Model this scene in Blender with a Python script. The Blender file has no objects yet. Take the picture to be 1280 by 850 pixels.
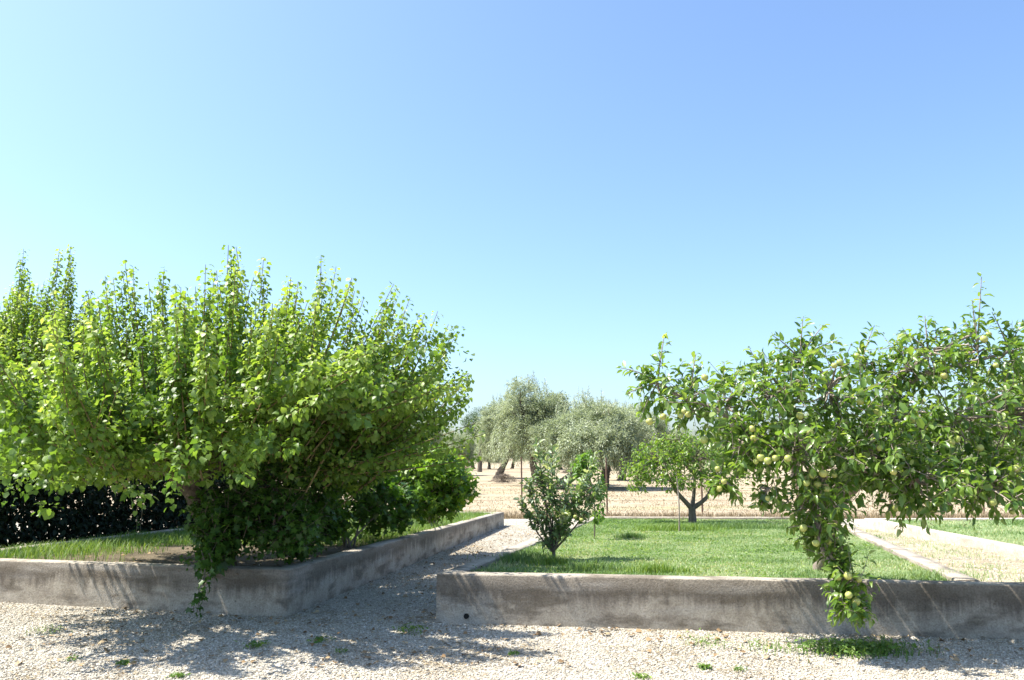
import bpy, math, random
import numpy as np
from mathutils import Vector, noise

SEED = 7
rng = np.random.default_rng(SEED)
random.seed(SEED)
R = math.radians
scene = bpy.context.scene
COL = scene.collection

# ------------------------------------------------------------------ camera
F_PX, CAMZ, HOR = 1000.0, 1.6, 572.0
PITCH = math.atan((HOR - 425.0) / F_PX)
cam = bpy.data.cameras.new('camera')
cam.sensor_width = 36.0
cam.lens = 36.0 * F_PX / 1280.0
cam.clip_end = 3000
cam_o = bpy.data.objects.new('camera', cam)
cam_o.location = (0, 0, CAMZ)
cam_o.rotation_euler = (math.pi / 2 + PITCH, 0, 0)
COL.objects.link(cam_o)
scene.camera = cam_o


def ray(px, py):
    a, b = (px - 640) / F_PX, (425 - py) / F_PX
    c, s = math.cos(PITCH), math.sin(PITCH)
    return np.array([a, c - b * s, s + b * c])


def at(px, py, z=0.0):            # the point of height z seen at a photo position
    r = ray(px, py)
    return np.array([0, 0, CAMZ]) + r * ((z - CAMZ) / r[2])


def atd(px, py, d):               # the point d metres ahead
    r = ray(px, py)
    return np.array([0, 0, CAMZ]) + r * (d / r[1])


# ------------------------------------------------------------------ mesh helpers
class Geo:
    def __init__(self):
        self.v, self.f, self.a, self.n = [], [], [], 0

    def add(self, V, F, a=0.0):
        V = np.asarray(V, float).reshape(-1, 3)
        F = np.asarray(F, int)
        if len(F) == 0:
            return
        self.v.append(V)
        self.f.append(F + self.n)
        self.a.append(np.broadcast_to(np.asarray(a, float), (len(F),)).copy())
        self.n += len(V)

    def mesh(self, name, mat, smooth=False):
        me = bpy.data.meshes.new(name)
        V = np.concatenate(self.v)
        tot = np.concatenate([np.full(len(f), f.shape[1]) for f in self.f])
        loops = np.concatenate([f.ravel() for f in self.f])
        me.vertices.add(len(V))
        me.vertices.foreach_set('co', V.ravel())
        me.loops.add(len(loops))
        me.loops.foreach_set('vertex_index', loops)
        me.polygons.add(len(tot))
        me.polygons.foreach_set('loop_start', np.concatenate([[0], np.cumsum(tot)[:-1]]))
        me.polygons.foreach_set('loop_total', tot)
        if smooth:
            me.polygons.foreach_set('use_smooth', np.ones(len(tot), bool))
        at_ = me.attributes.new('rnd', 'FLOAT', 'FACE')
        at_.data.foreach_set('value', np.concatenate(self.a))
        me.update(calc_edges=True)
        me.validate()
        me.materials.append(mat)
        return me


def obj(name, geo, mat, parent=None, smooth=False, loc=None):
    me = geo.mesh(name, mat, smooth) if isinstance(geo, Geo) else geo
    o = bpy.data.objects.new(name, me)
    COL.objects.link(o)
    if parent is not None:
        o.parent = parent
    if loc is not None:
        o.location = loc
    return o


def tag(o, label, cat, group=None):
    o['label'] = label
    o['category'] = cat
    if group:
        o['group'] = group
    return o


def thing(name, label, cat, loc=(0, 0, 0), group=None):
    o = bpy.data.objects.new(name, None)
    o.empty_display_size = 0.2
    o.location = loc
    COL.objects.link(o)
    return tag(o, label, cat, group)


def kind(o, k):
    o['kind'] = k
    return o


def copy_thing(src, loc, rotz, scale):
    r = src.copy()
    COL.objects.link(r)
    r.location = loc
    r.rotation_euler = (0, 0, rotz)
    r.scale = (scale, scale, scale)
    for ch in list(src.children):
        c = ch.copy()
        COL.objects.link(c)
        c.parent = r
    return r


def unit(a):
    return a / np.maximum(np.linalg.norm(a, axis=-1, keepdims=True), 1e-9)


def rand_unit(n):
    return unit(rng.normal(size=(n, 3)))


# ------------------------------------------------------------------ leaves and stems
def leaf_template(kind_):
    # x = along the leaf, y = across, z = up; folded along the midrib and curved down at the tip
    if kind_ == 'heart':
        V = [(0, 0, 0), (.5, 0, -.02), (1, 0, -.22), (.08, .40, .05), (.52, .46, .07), (.08, -.40, .05), (.52, -.46, .07), (-.1, .22, .02), (-.1, -.22, .02)]
        Q = [(0, 1, 4, 3), (1, 0, 5, 6)]
        T = [(1, 2, 4), (2, 1, 6), (0, 3, 7), (0, 8, 5)]
    elif kind_ == 'lobed':
        V = [(0, 0, 0), (.45, 0, -.02), (1, 0, -.2), (-.05, .42, .05), (.30, .34, .04), (.55, .58, .0), (.58, .2, .03),
             (-.05, -.42, .05), (.30, -.34, .04), (.55, -.58, .0), (.58, -.2, .03)]
        Q = [(0, 1, 4, 3), (1, 6, 5, 4), (1, 0, 7, 8), (10, 1, 8, 9)]
        T = [(1, 2, 6), (2, 1, 10)]
    elif kind_ == 'ellipse':
        V = [(0, 0, 0), (.5, 0, -.03), (1, 0, -.25), (.28, .22, .06), (.68, .2, .0), (.28, -.22, .06), (.68, -.2, .0)]
        Q = [(0, 1, 4, 3), (1, 0, 5, 6)]
        T = [(1, 2, 4), (2, 1, 6)]
    else:   # 'lance'
        V = [(0, 0, 0), (.5, .13, .02), (1, 0, -.12), (.5, -.13, .02)]
        Q = [(0, 1, 2, 3)]
        T = []
    return np.array(V, float), np.array(Q, int).reshape(-1, 4), np.array(T, int).reshape(-1, 3)


def add_leaves(geo, P, A, N, S, tmpl, rnd):
    V, Q, T = leaf_template(tmpl)
    n = len(P)
    if n == 0:
        return
    A = unit(A)
    N = unit(N - (N * A).sum(1, keepdims=True) * A)
    B = np.cross(N, A)
    S = np.broadcast_to(S, (n,))
    wob = rng.uniform(.8, 1.2, (n, 1))
    curl = rng.uniform(.3, 2.2, (n, 1))
    W = (P[:, None] + S[:, None, None] * (V[None, :, 0:1] * A[:, None] + (V[None, :, 1:2] * wob[:, None]) * B[:, None]
                                         + (V[None, :, 2:3] * curl[:, None]) * N[:, None]))
    base = (np.arange(n) * len(V))[:, None, None]
    k = len(V)
    start = geo.n
    geo.v.append(W.reshape(-1, 3))
    geo.n += n * k
    for Fm in (Q, T):
        if len(Fm):
            geo.f.append((base + Fm[None]).reshape(-1, Fm.shape[1]) + start)
            geo.a.append(np.repeat(rnd, len(Fm)))


def bez(B, C, E, s):
    s = s[..., None]
    return (1 - s) ** 2 * B[:, None] + 2 * s * (1 - s) * C[:, None] + s ** 2 * E[:, None]


def dbez(B, C, E, s):
    s = s[..., None]
    return 2 * (1 - s) * (C - B)[:, None] + 2 * s * (E - C)[:, None]


def add_stems(geo, B, C, E, r0, r1, seg=4, sides=4):
    """many thin tapered tubes at once"""
    n = len(B)
    s = np.broadcast_to(np.linspace(0, 1, seg + 1), (n, seg + 1))
    P = bez(B, C, E, s)
    D = unit(dbez(B, C, E, s) + 1e-6)
    U = unit(np.cross(D, np.where(np.abs(D[..., 2:3]) > .9, np.array([1., 0, 0]), np.array([0, 0, 1.]))))
    W = np.cross(D, U)
    r = (np.broadcast_to(r0, (n,))[:, None] * (1 - s) + np.broadcast_to(r1, (n,))[:, None] * s)[..., None]
    ang = np.arange(sides) * 2 * np.pi / sides
    ring = P[:, :, None] + r[:, :, None] * (np.cos(ang)[:, None] * U[:, :, None] + np.sin(ang)[:, None] * W[:, :, None])
    V = ring.reshape(-1, 3)
    i = np.arange(n)[:, None, None] * (seg + 1) * sides
    j = np.arange(seg)[None, :, None] * sides
    k = np.arange(sides)[None, None, :]
    k2 = (k + 1) % sides
    F = np.stack([i + j + k, i + j + k2, i + j + sides + k2, i + j + sides + k], -1).reshape(-1, 4)
    geo.add(V, F, .5)


def add_tube(geo, pts, radii, sides=8, bump=0.0, a=0.5):
    """one limb through the given points, smoothed, with knotty girth"""
    pts = np.array(pts, float)
    radii = np.array(radii, float)
    m = len(pts)
    t = np.linspace(0, m - 1, (m - 1) * 5 + 1)
    P = []
    for u in t:
        i = min(int(u), m - 2)
        f = u - i
        p0, p1, p2, p3 = pts[max(i - 1, 0)], pts[i], pts[i + 1], pts[min(i + 2, m - 1)]
        P.append(.5 * (2 * p1 + (p2 - p0) * f + (2 * p0 - 5 * p1 + 4 * p2 - p3) * f * f + (3 * p1 - p0 - 3 * p2 + p3) * f ** 3))
    P = np.array(P)
    rr = np.interp(t, np.arange(m), radii)
    D = unit(np.gradient(P, axis=0))
    ref = np.array([0.31, 0.95, 0.05])
    U = unit(np.cross(D, ref))
    W = np.cross(D, U)
    ang = np.arange(sides) * 2 * np.pi / sides
    g = 1 + bump * rng.uniform(-1, 1, (len(P), sides))
    ring = P[:, None] + (rr[:, None] * g)[..., None] * (np.cos(ang)[None, :, None] * U[:, None] + np.sin(ang)[None, :, None] * W[:, None])
    F = []
    n = len(P)
    for j in range(n - 1):
        for k in range(sides):
            F.append((j * sides + k, j * sides + (k + 1) % sides, (j + 1) * sides + (k + 1) % sides, (j + 1) * sides + k))
    geo.add(ring.reshape(-1, 3), F, a)
    geo.add(np.concatenate([ring[-1], P[-1:] + D[-1:] * rr[-1]]), [(k, (k + 1) % sides, sides) for k in range(sides)], a)


def shoot_leaves(geo, B, C, E, m, size, tmpl, s0=.1, pet=.03, droop=.3, along=.25, tip=.5, jitter=.35, rnd=None, up=.7, tip_pale=0.0):
    """m leaves on every shoot, spiralled round it; smaller (and paler by tip_pale) towards the tip"""
    n = len(B)
    if n == 0:
        return
    s = np.clip(np.linspace(s0, 1, m)[None] + rng.uniform(-.5, .5, (n, m)) / m, 0, 1)
    P = bez(B, C, E, s)
    D = unit(dbez(B, C, E, s) + 1e-6)
    U = unit(np.cross(D, np.array([.3, .9, .2])))
    W = np.cross(D, U)
    ang = (np.arange(m) * 2.4)[None] + rng.uniform(0, 6.28, (n, 1)) + rng.uniform(-.5, .5, (n, m))
    rad = np.cos(ang)[..., None] * U + np.sin(ang)[..., None] * W
    shrink = 1 - (1 - tip) * np.clip((s - .55) / .45, 0, 1) ** 1.5
    S = size * shrink * rng.uniform(.6, 1.28, (n, m))
    P = P + rad * (pet * shrink)[..., None] * rng.uniform(.4, 1.3, (n, m, 1))
    A = rad * .8 + D * along + np.array([0, 0, -droop]) + rng.normal(size=(n, m, 3)) * jitter
    N = np.array([0, 0, up]) + rad * .35 + rng.normal(size=(n, m, 3)) * jitter
    base = rng.uniform(0, .75, (n, m)) if rnd is None else rnd[:, None] + rng.uniform(-.18, .18, (n, m))
    val = np.clip(base + tip_pale * np.clip((s - .5) / .5, 0, 1), 0, 1)
    add_leaves(geo, P.reshape(-1, 3), A.reshape(-1, 3), N.reshape(-1, 3), S.ravel(), tmpl, val.ravel())


def blob_points(c, r, n, inner=.35):
    d = rand_unit(n)
    rad = rng.uniform(inner ** 3, 1, n) ** (1 / 3)
    return np.asarray(c) + d * rad[:, None] * np.asarray(r), d


def twig_blob(gl, gs, c, r, n, m, size, tmpl, L=.25, droop=.25, inner=.35, up=.35, **kw):
    """n leafy twigs that point outwards in an ellipsoid-shaped part of a crown"""
    P, d = blob_points(c, r, n, inner)
    T = unit(d + np.array([0, 0, up]) + rng.normal(size=(n, 3)) * .4)
    ln = L * rng.uniform(.6, 1.3, n)[:, None]
    B = P - T * ln * .6
    E = P + T * ln * .4
    C = (B + E) / 2 + rng.normal(size=(n, 3)) * .03
    shoot_leaves(gl, B, C, E, m, size, tmpl, droop=droop, **kw)
    if gs is not None:
        add_stems(gs, B, C, E, .004, .002, 2, 3)
        k = np.arange(0, n, 3)
        Bc = np.asarray(c) + (B[k] - np.asarray(c)) * .15
        add_stems(gs, Bc, (Bc + B[k]) / 2 + rng.normal(size=(len(k), 3)) * .05, B[k], .011, .005, 3, 4)


# ------------------------------------------------------------------ materials
def new_mat(name):
    m = bpy.data.materials.new(name)
    m.use_nodes = True
    nt = m.node_tree
    nt.nodes.clear()
    out = nt.nodes.new('ShaderNodeOutputMaterial')
    return m, nt, out


def nd(nt, typ, **kw):
    n = nt.nodes.new(typ)
    for k, v in kw.items():
        if k.startswith('i_'):
            n.inputs[k[2:].replace('_', ' ')].default_value = v
        else:
            setattr(n, k, v)
    return n


def ramp(nt, src, stops):
    n = nt.nodes.new('ShaderNodeValToRGB')
    el = n.color_ramp.elements
    while len(el) < len(stops):
        el.new(.5)
    for e, (p, c) in zip(el, stops):
        e.position = p
        e.color = (*c, 1) if len(c) == 3 else c
    nt.links.new(src, n.inputs['Fac'])
    return n.outputs['Color']


def mixc(nt, fac, a, b, mode='MIX'):
    n = nt.nodes.new('ShaderNodeMix')
    n.data_type = 'RGBA'
    n.blend_type = mode
    for s, v in ((n.inputs[0], fac), (n.inputs[6], a), (n.inputs[7], b)):
        if isinstance(v, bpy.types.NodeSocket):
            nt.links.new(v, s)
        else:
            s.default_value = v if not isinstance(v, tuple) or len(v) == 4 else (*v, 1)
    return n.outputs[2]


def leaf_mat(name, stops, trans=.35, tcol=1.7, rough=.45, spec=.4, tyel=(1.15, 1.1, .45)):
    m, nt, out = new_mat(name)
    a = nd(nt, 'ShaderNodeAttribute', attribute_name='rnd')
    col = ramp(nt, a.outputs['Fac'], stops)
    p = nd(nt, 'ShaderNodeBsdfPrincipled', i_Roughness=rough)
    p.inputs['Specular IOR Level'].default_value = spec
    nt.links.new(col, p.inputs['Base Color'])
    t = nd(nt, 'ShaderNodeBsdfTranslucent')
    tc = mixc(nt, 1.0, col, tuple(tcol * v for v in tyel), 'MULTIPLY')
    nt.links.new(tc, t.inputs['Color'])
    mx = nd(nt, 'ShaderNodeMixShader')
    mx.inputs[0].default_value = trans
    nt.links.new(p.outputs[0], mx.inputs[1])
    nt.links.new(t.outputs[0], mx.inputs[2])
    nt.links.new(mx.outputs[0], out.inputs['Surface'])
    return m


def noise_tex(nt, vec, scale, detail=4, rough=.6, w=0.0):
    n = nd(nt, 'ShaderNodeTexNoise')
    n.inputs['Scale'].default_value = scale
    n.inputs['Detail'].default_value = detail
    n.inputs['Roughness'].default_value = rough
    nt.links.new(vec, n.inputs['Vector'])
    return n.outputs['Fac']


def obj_vec(nt, scale=(1, 1, 1), loc=(0, 0, 0)):
    tc = nd(nt, 'ShaderNodeTexCoord')
    mp = nd(nt, 'ShaderNodeMapping')
    mp.inputs['Scale'].default_value = scale
    mp.inputs['Location'].default_value = loc
    nt.links.new(tc.outputs['Object'], mp.inputs['Vector'])
    return mp.outputs['Vector']


def bumped(nt, height, dist, strength=1.0):
    b = nd(nt, 'ShaderNodeBump')
    b.inputs['Distance'].default_value = dist
    b.inputs['Strength'].default_value = strength
    nt.links.new(height, b.inputs['Height'])
    return b.outputs['Normal']


def surf(nt, out, col, rough=.9, normal=None, spec=.2):
    p = nd(nt, 'ShaderNodeBsdfPrincipled', i_Roughness=rough)
    p.inputs['Specular IOR Level'].default_value = spec
    if isinstance(col, bpy.types.NodeSocket):
        nt.links.new(col, p.inputs['Base Color'])
    else:
        p.inputs['Base Color'].default_value = (*col, 1)
    if normal is not None:
        nt.links.new(normal, p.inputs['Normal'])
    nt.links.new(p.outputs[0], out.inputs['Surface'])
    return p


def bark_mat(name, c0, c1, scale=14):
    m, nt, out = new_mat(name)
    v = obj_vec(nt, (1, 1, .3))
    n = noise_tex(nt, v, scale, 6, .7)
    col = ramp(nt, n, [(.3, c0), (.7, c1)])
    surf(nt, out, col, .95, bumped(nt, n, .02))
    return m


def rnd_mat(name, stops, rough=.9, spec=.2):
    m, nt, out = new_mat(name)
    a = nd(nt, 'ShaderNodeAttribute', attribute_name='rnd')
    surf(nt, out, ramp(nt, a.outputs['Fac'], stops), rough, None, spec)
    return m


def concrete_mat(name='weathered_concrete', k=1.0, gr=1.0):
    """weathered cast concrete: dark grime and run marks from the top edge, paler band, tan damp foot"""
    m, nt, out = new_mat(name)
    tc = nd(nt, 'ShaderNodeTexCoord')
    v = tc.outputs['Object']
    sep = nd(nt, 'ShaderNodeSeparateXYZ')
    nt.links.new(v, sep.inputs[0])
    fine = noise_tex(nt, v, 60, 5, .7)
    mid = noise_tex(nt, v, 5, 6, .65)
    big = noise_tex(nt, v, 1.3, 3, .5)
    streak = noise_tex(nt, obj_vec(nt, (16, 16, .8)), 1.0, 4, .6)
    base = ramp(nt, mid, [(.25, (.29 * k, .25 * k, .20 * k)), (.5, (.43 * k, .38 * k, .305 * k)), (.75, (.55 * k, .495 * k, .41 * k))])
    # height of the grime edge: z plus noise
    ad = nd(nt, 'ShaderNodeMath', operation='MULTIPLY_ADD')
    nt.links.new(streak, ad.inputs[0])
    ad.inputs[1].default_value = .34
    nt.links.new(sep.outputs['Z'], ad.inputs[2])
    ad2 = nd(nt, 'ShaderNodeMath', operation='MULTIPLY_ADD')
    nt.links.new(big, ad2.inputs[0])
    ad2.inputs[1].default_value = .30
    nt.links.new(ad.outputs[0], ad2.inputs[2])
    grime = ramp(nt, ad2.outputs[0], [(.50, (0, 0, 0)), (.64, (.9 * gr, .9 * gr, .9 * gr))])
    geo = nd(nt, 'ShaderNodeNewGeometry')
    sn = nd(nt, 'ShaderNodeSeparateXYZ')
    nt.links.new(geo.outputs['Normal'], sn.inputs[0])
    inv = nd(nt, 'ShaderNodeMath', operation='SUBTRACT', use_clamp=True)
    inv.inputs[0].default_value = 1.0
    nt.links.new(sn.outputs['Z'], inv.inputs[1])
    gm = nd(nt, 'ShaderNodeMath', operation='MULTIPLY')
    nt.links.new(grime, gm.inputs[0])
    nt.links.new(inv.outputs[0], gm.inputs[1])
    col = mixc(nt, gm.outputs[0], base, (.15, .128, .102))
    # blotches low on the face
    bl = noise_tex(nt, obj_vec(nt, (1.0, 1.0, 2.6), (3, 1, 7)), 2.6, 3, .55)
    blf = ramp(nt, bl, [(.50, (0, 0, 0)), (.64, (.75 * gr, .75 * gr, .75 * gr))])
    col = mixc(nt, blf, col, (.155, .13, .098))
    pal = ramp(nt, noise_tex(nt, obj_vec(nt, (.5, .5, 3.2), (9, 4, 2)), 2.0, 3, .5), [(.55, (0, 0, 0)), (.72, (.55, .55, .55))])
    col = mixc(nt, pal, col, (.44, .41, .36))
    fr = ramp(nt, fine, [(.35, (.72, .72, .72)), (.6, (1.1, 1.1, 1.1))])
    col = mixc(nt, 1.0, col, fr, 'MULTIPLY')
    wv = nd(nt, 'ShaderNodeVectorMath', operation='ADD')
    nz = nd(nt, 'ShaderNodeTexNoise')
    nz.inputs['Scale'].default_value = 3.0
    nz.inputs['Detail'].default_value = 5
    nt.links.new(v, nz.inputs['Vector'])
    sc_ = nd(nt, 'ShaderNodeVectorMath', operation='SCALE')
    sc_.inputs['Scale'].default_value = .35
    nt.links.new(nz.outputs['Color'], sc_.inputs[0])
    nt.links.new(v, wv.inputs[0])
    nt.links.new(sc_.outputs[0], wv.inputs[1])
    vc = nd(nt, 'ShaderNodeTexVoronoi', feature='DISTANCE_TO_EDGE')
    vc.inputs['Scale'].default_value = .75
    nt.links.new(wv.outputs[0], vc.inputs['Vector'])
    crack = ramp(nt, vc.outputs['Distance'], [(.0, (.16, .16, .16)), (.004, (0, 0, 0))])
    col = mixc(nt, crack, col, (.06, .05, .038))
    # pitted specks where the paste has worn away
    pit = ramp(nt, noise_tex(nt, v, 28, 3, .6), [(.66, (0, 0, 0)), (.72, (.6, .6, .6))])
    col = mixc(nt, pit, col, (.10, .085, .065))
    surf(nt, out, col, .93, bumped(nt, mixc(nt, .35, fine, mid), .022, 1.0), .15)
    return m


def gravel_mat():
    m, nt, out = new_mat('pale_gravel')
    v = obj_vec(nt)
    vo = nd(nt, 'ShaderNodeTexVoronoi')
    vo.inputs['Scale'].default_value = 42
    nt.links.new(v, vo.inputs['Vector'])
    sx = nd(nt, 'ShaderNodeSeparateColor')
    nt.links.new(vo.outputs['Color'], sx.inputs[0])
    col = ramp(nt, sx.outputs[0], [(0, (.25, .21, .16)), (.3, (.37, .335, .27)), (.7, (.48, .445, .365)), (1, (.60, .565, .485))])
    n = noise_tex(nt, v, 1.1, 5, .6)
    f = ramp(nt, n, [(.48, (0, 0, 0)), (.72, (.75, .75, .75))])
    col = mixc(nt, f, col, (.34, .285, .205))
    n2 = noise_tex(nt, v, 14, 4, .7)
    col = mixc(nt, 1.0, col, ramp(nt, n2, [(.3, (.78, .78, .76)), (.6, (1.05, 1.05, 1.05))]), 'MULTIPLY')
    inv = nd(nt, 'ShaderNodeMath', operation='SUBTRACT')
    inv.inputs[0].default_value = 1
    nt.links.new(vo.outputs['Distance'], inv.inputs[1])
    surf(nt, out, col, .95, bumped(nt, inv.outputs[0], .018, .9), .1)
    return m


def field_mat():
    m, nt, out = new_mat('dry_field')
    v = obj_vec(nt)
    n = noise_tex(nt, v, .35, 6, .65)
    col = ramp(nt, n, [(.3, (.28, .225, .15)), (.5, (.37, .305, .21)), (.7, (.44, .375, .27))])
    st = noise_tex(nt, obj_vec(nt, (.05, .5, 1)), 1.0, 5, .6)
    col = mixc(nt, ramp(nt, st, [(.54, (0, 0, 0)), (.68, (.6, .6, .6))]), col, (.22, .155, .09))
    gr = noise_tex(nt, obj_vec(nt, (.06, .25, 1), (7, 3, 0)), 1.0, 4, .6)
    col = mixc(nt, ramp(nt, gr, [(.58, (0, 0, 0)), (.72, (.5, .5, .5))]), col, (.25, .27, .11))
    f = noise_tex(nt, v, 9, 4, .7)
    col = mixc(nt, 1.0, col, ramp(nt, f, [(.3, (.75, .75, .75)), (.65, (1.1, 1.1, 1.1))]), 'MULTIPLY')
    surf(nt, out, col, .97, bumped(nt, f, .06), .1)
    return m


def soil_mat(name, stops, scale=2.0):
    m, nt, out = new_mat(name)
    v = obj_vec(nt)
    n = noise_tex(nt, v, scale, 6, .7)
    f = noise_tex(nt, v, 40, 4, .7)
    col = mixc(nt, 1.0, ramp(nt, n, stops), ramp(nt, f, [(.3, (.7, .7, .7)), (.65, (1.1, 1.1, 1.1))]), 'MULTIPLY')
    surf(nt, out, col, .97, bumped(nt, f, .02), .1)
    return m


M = {}
M['concrete'] = concrete_mat()
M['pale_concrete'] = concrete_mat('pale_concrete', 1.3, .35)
M['gravel'] = gravel_mat()
M['field'] = field_mat()
M['lawn'] = soil_mat('lawn_soil', [(.3, (.14, .20, .075)), (.55, (.20, .26, .11)), (.75, (.27, .27, .15))])
M['bed'] = soil_mat('bed_soil', [(.3, (.09, .075, .05)), (.6, (.16, .13, .085)), (.8, (.24, .20, .14))])
M['lane'] = soil_mat('lane_soil', [(.3, (.27, .22, .14)), (.5, (.40, .34, .24)), (.7, (.48, .42, .32))])
M['mulberry'] = leaf_mat('mulberry_leaf', [(0, (.048, .10, .018)), (.4, (.115, .197, .031)), (.75, (.22, .31, .06)), (1, (.35, .42, .13))], .38, 1.8, tyel=(1.1, 1.1, .5))
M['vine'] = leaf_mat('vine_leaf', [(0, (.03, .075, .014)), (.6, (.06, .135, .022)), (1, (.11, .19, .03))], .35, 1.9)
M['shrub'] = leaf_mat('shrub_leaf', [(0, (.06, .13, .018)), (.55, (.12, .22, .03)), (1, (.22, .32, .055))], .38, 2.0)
M['apple_leaf'] = leaf_mat('apple_leaf', [(0, (.055, .115, .02)), (.5, (.12, .21, .035)), (.85, (.20, .285, .07)), (1, (.32, .37, .17))], .36, 1.9, .34, .6)
M['young_leaf'] = leaf_mat('young_apple_leaf', [(0, (.07, .13, .045)), (.5, (.16, .25, .105)), (.8, (.29, .37, .22)), (1, (.42, .47, .34))], .3, 1.6, .4, .5)
M['citrus'] = leaf_mat('citrus_leaf', [(0, (.07, .14, .022)), (.5, (.13, .225, .035)), (1, (.24, .32, .07))], .36, 1.9, .35, .5)
M['peach'] = leaf_mat('peach_leaf', [(0, (.08, .17, .025)), (.5, (.13, .25, .04)), (1, (.22, .33, .07))], .38, 1.8)
M['olive'] = leaf_mat('olive_leaf', [(0, (.19, .225, .135)), (.5, (.29, .33, .215)), (1, (.40, .44, .32))], .32, 1.5, .55, .35, (1.0, 1.05, .75))
M['pine'] = leaf_mat('pine_needle', [(0, (.05, .10, .03)), (1, (.10, .16, .045))], .2, 1.3)
M['oleander'] = leaf_mat('reddish_leaf', [(0, (.16, .10, .06)), (.6, (.22, .17, .09)), (1, (.30, .20, .13))], .25, 1.3)
M['yellow'] = leaf_mat('yellow_leaf', [(0, (.22, .22, .03)), (1, (.38, .36, .06))], .35, 1.4)
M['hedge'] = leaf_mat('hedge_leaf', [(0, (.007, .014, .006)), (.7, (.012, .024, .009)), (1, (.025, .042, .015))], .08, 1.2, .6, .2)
M['grass'] = leaf_mat('grass_blade', [(0, (.085, .16, .045)), (.45, (.20, .295, .125)), (.8, (.29, .37, .20)), (1, (.42, .42, .26))], .3, 1.5, .55, .25)
M['weed'] = leaf_mat('weed_leaf', [(0, (.06, .13, .025)), (.6, (.12, .22, .045)), (1, (.22, .30, .07))], .3, 1.5, .5, .3)
M['straw'] = leaf_mat('dry_straw', [(0, (.21, .155, .09)), (.6, (.34, .27, .165)), (1, (.42, .35, .22))], .15, 1.1, .7, .2, (1, 1, .9))
M['litter'] = rnd_mat('dry_leaf', [(0, (.16, .10, .05)), (.5, (.28, .19, .10)), (1, (.42, .33, .2))])
M['stones'] = rnd_mat('gravel_stone', [(0, (.24, .205, .155)), (.25, (.37, .335, .27)), (.6, (.485, .445, .365)), (.85, (.57, .53, .45)), (1, (.74, .70, .62))], .85)
M['bark'] = bark_mat('fruit_tree_bark', (.10, .08, .06), (.24, .20, .16))
M['bark_dark'] = bark_mat('dark_bark', (.05, .042, .032), (.13, .11, .085))
M['bark_pale'] = bark_mat('apple_bark', (.20, .16, .13), (.40, .34, .29))
M['bark_olive'] = bark_mat('olive_bark', (.07, .058, .045), (.18, .15, .12), 6)
M['shoot'] = rnd_mat('shoot_bark', [(0, (.16, .13, .06)), (1, (.20, .16, .08))])
M['rust'] = bark_mat('rusty_iron', (.12, .075, .05), (.21, .14, .10), 25)
M['wire'] = rnd_mat('fence_wire', [(0, (.20, .16, .13)), (1, (.20, .16, .13))], .6)
M['hole'] = rnd_mat('drain_dark', [(0, (.02, .02, .018)), (1, (.02, .02, .018))])


def apple_mat():
    m, nt, out = new_mat('apple_skin')
    oi = nd(nt, 'ShaderNodeObjectInfo')
    v = obj_vec(nt)
    n = noise_tex(nt, v, 18, 3, .5)
    c = mixc(nt, n, (.30, .32, .07), (.46, .43, .14))
    c = mixc(nt, ramp(nt, oi.outputs['Random'], [(0, (0, 0, 0)), (1, (.8, .8, .8))]), c, (.30, .36, .09))
    surf(nt, out, c, .4, None, .45)
    return m


M['apple'] = apple_mat()

# ------------------------------------------------------------------ setting: ground sheets


def sheet(name, corners, z, mat, n=1, zf=None, wob=0.0):
    """a quad sheet of n x n cells, optionally with its own height function"""
    c = [np.array(p[:2], float) for p in corners]
    u = np.linspace(0, 1, n + 1)
    V = []
    for a in u:
        for b in u:
            p = (c[0] * (1 - b) + c[1] * b) * (1 - a) + (c[3] * (1 - b) + c[2] * b) * a
            h = zf(p[0], p[1]) if zf else z
            if wob:
                h += wob * noise.noise((p[0] * 1.3, p[1] * 1.3, 3.1))
            V.append((p[0], p[1], h))
    k = n + 1
    F = [(i * k + j, i * k + j + 1, (i + 1) * k + j + 1, (i + 1) * k + j) for i in range(n) for j in range(n)]
    g = Geo()
    g.add(V, F)
    return kind(obj(name, g, mat, smooth=True), 'structure')


sheet('ground', [(-900, -300), (900, -300), (900, 1500), (-900, 1500)], -.02, M['field'], 8)
sheet('gravel_yard', [(-16, -4), (18, -4), (18, 21.6), (-16, 21.6)], 0.0, M['gravel'], 2)


def top_z(d):
    return .47 - max(0, d - 8) * .0135


def lawn_z(d):
    return top_z(d) - .055


# planter outlines (outer edge on the ground)
L1 = at(358, 772)[:2]
L2 = at(630, 657)[:2]
Ldir = (L1 - at(0, 753)[:2]); Ldir /= np.linalg.norm(Ldir)
W0 = at(0, 682, .47)[:2]
W1 = at(245, 655, .42)[:2]
wd = (W1 - W0) / np.linalg.norm(W1 - W0)


def meet(p, u, q, v):
    A = np.array([u, -v]).T
    s = np.linalg.solve(A, np.asarray(q) - np.asarray(p))
    return np.asarray(p) + s[0] * np.asarray(u)


L0 = meet(L1, Ldir, W0, wd)
bd = np.array([-Ldir[1], Ldir[0]])
L3 = meet(L2, -Ldir, W0, wd)

C0 = at(545, 779)[:2]
C1 = at(1280, 800)[:2]
cdir = (C1 - C0) / np.linalg.norm(C1 - C0)
C2 = C1 + cdir * 2.6
ldir2 = at(655, 676, top_z(11))[:2] - C0
ldir2 /= np.linalg.norm(ldir2)
E0 = at(1204, 716, top_z(8.2))[:2]
E1 = at(1046, 648, top_z(15))[:2]
ed = (E1 - E0) / np.linalg.norm(E1 - E0)
E0f = meet(E0, ed, C0, cdir)
Bk0 = at(700, 644.5, top_z(16.5))[:2]
C3 = meet(C0, ldir2, Bk0, np.array([1, -.02]))
E2 = meet(E0, ed, Bk0, np.array([1, -.02]))

G0 = at(1292, 685, .43)[:2]
G1 = at(1080, 644, .36)[:2]
gd = (G1 - G0) / np.linalg.norm(G1 - G0)
Gf = G0 - gd * 2.0


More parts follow.
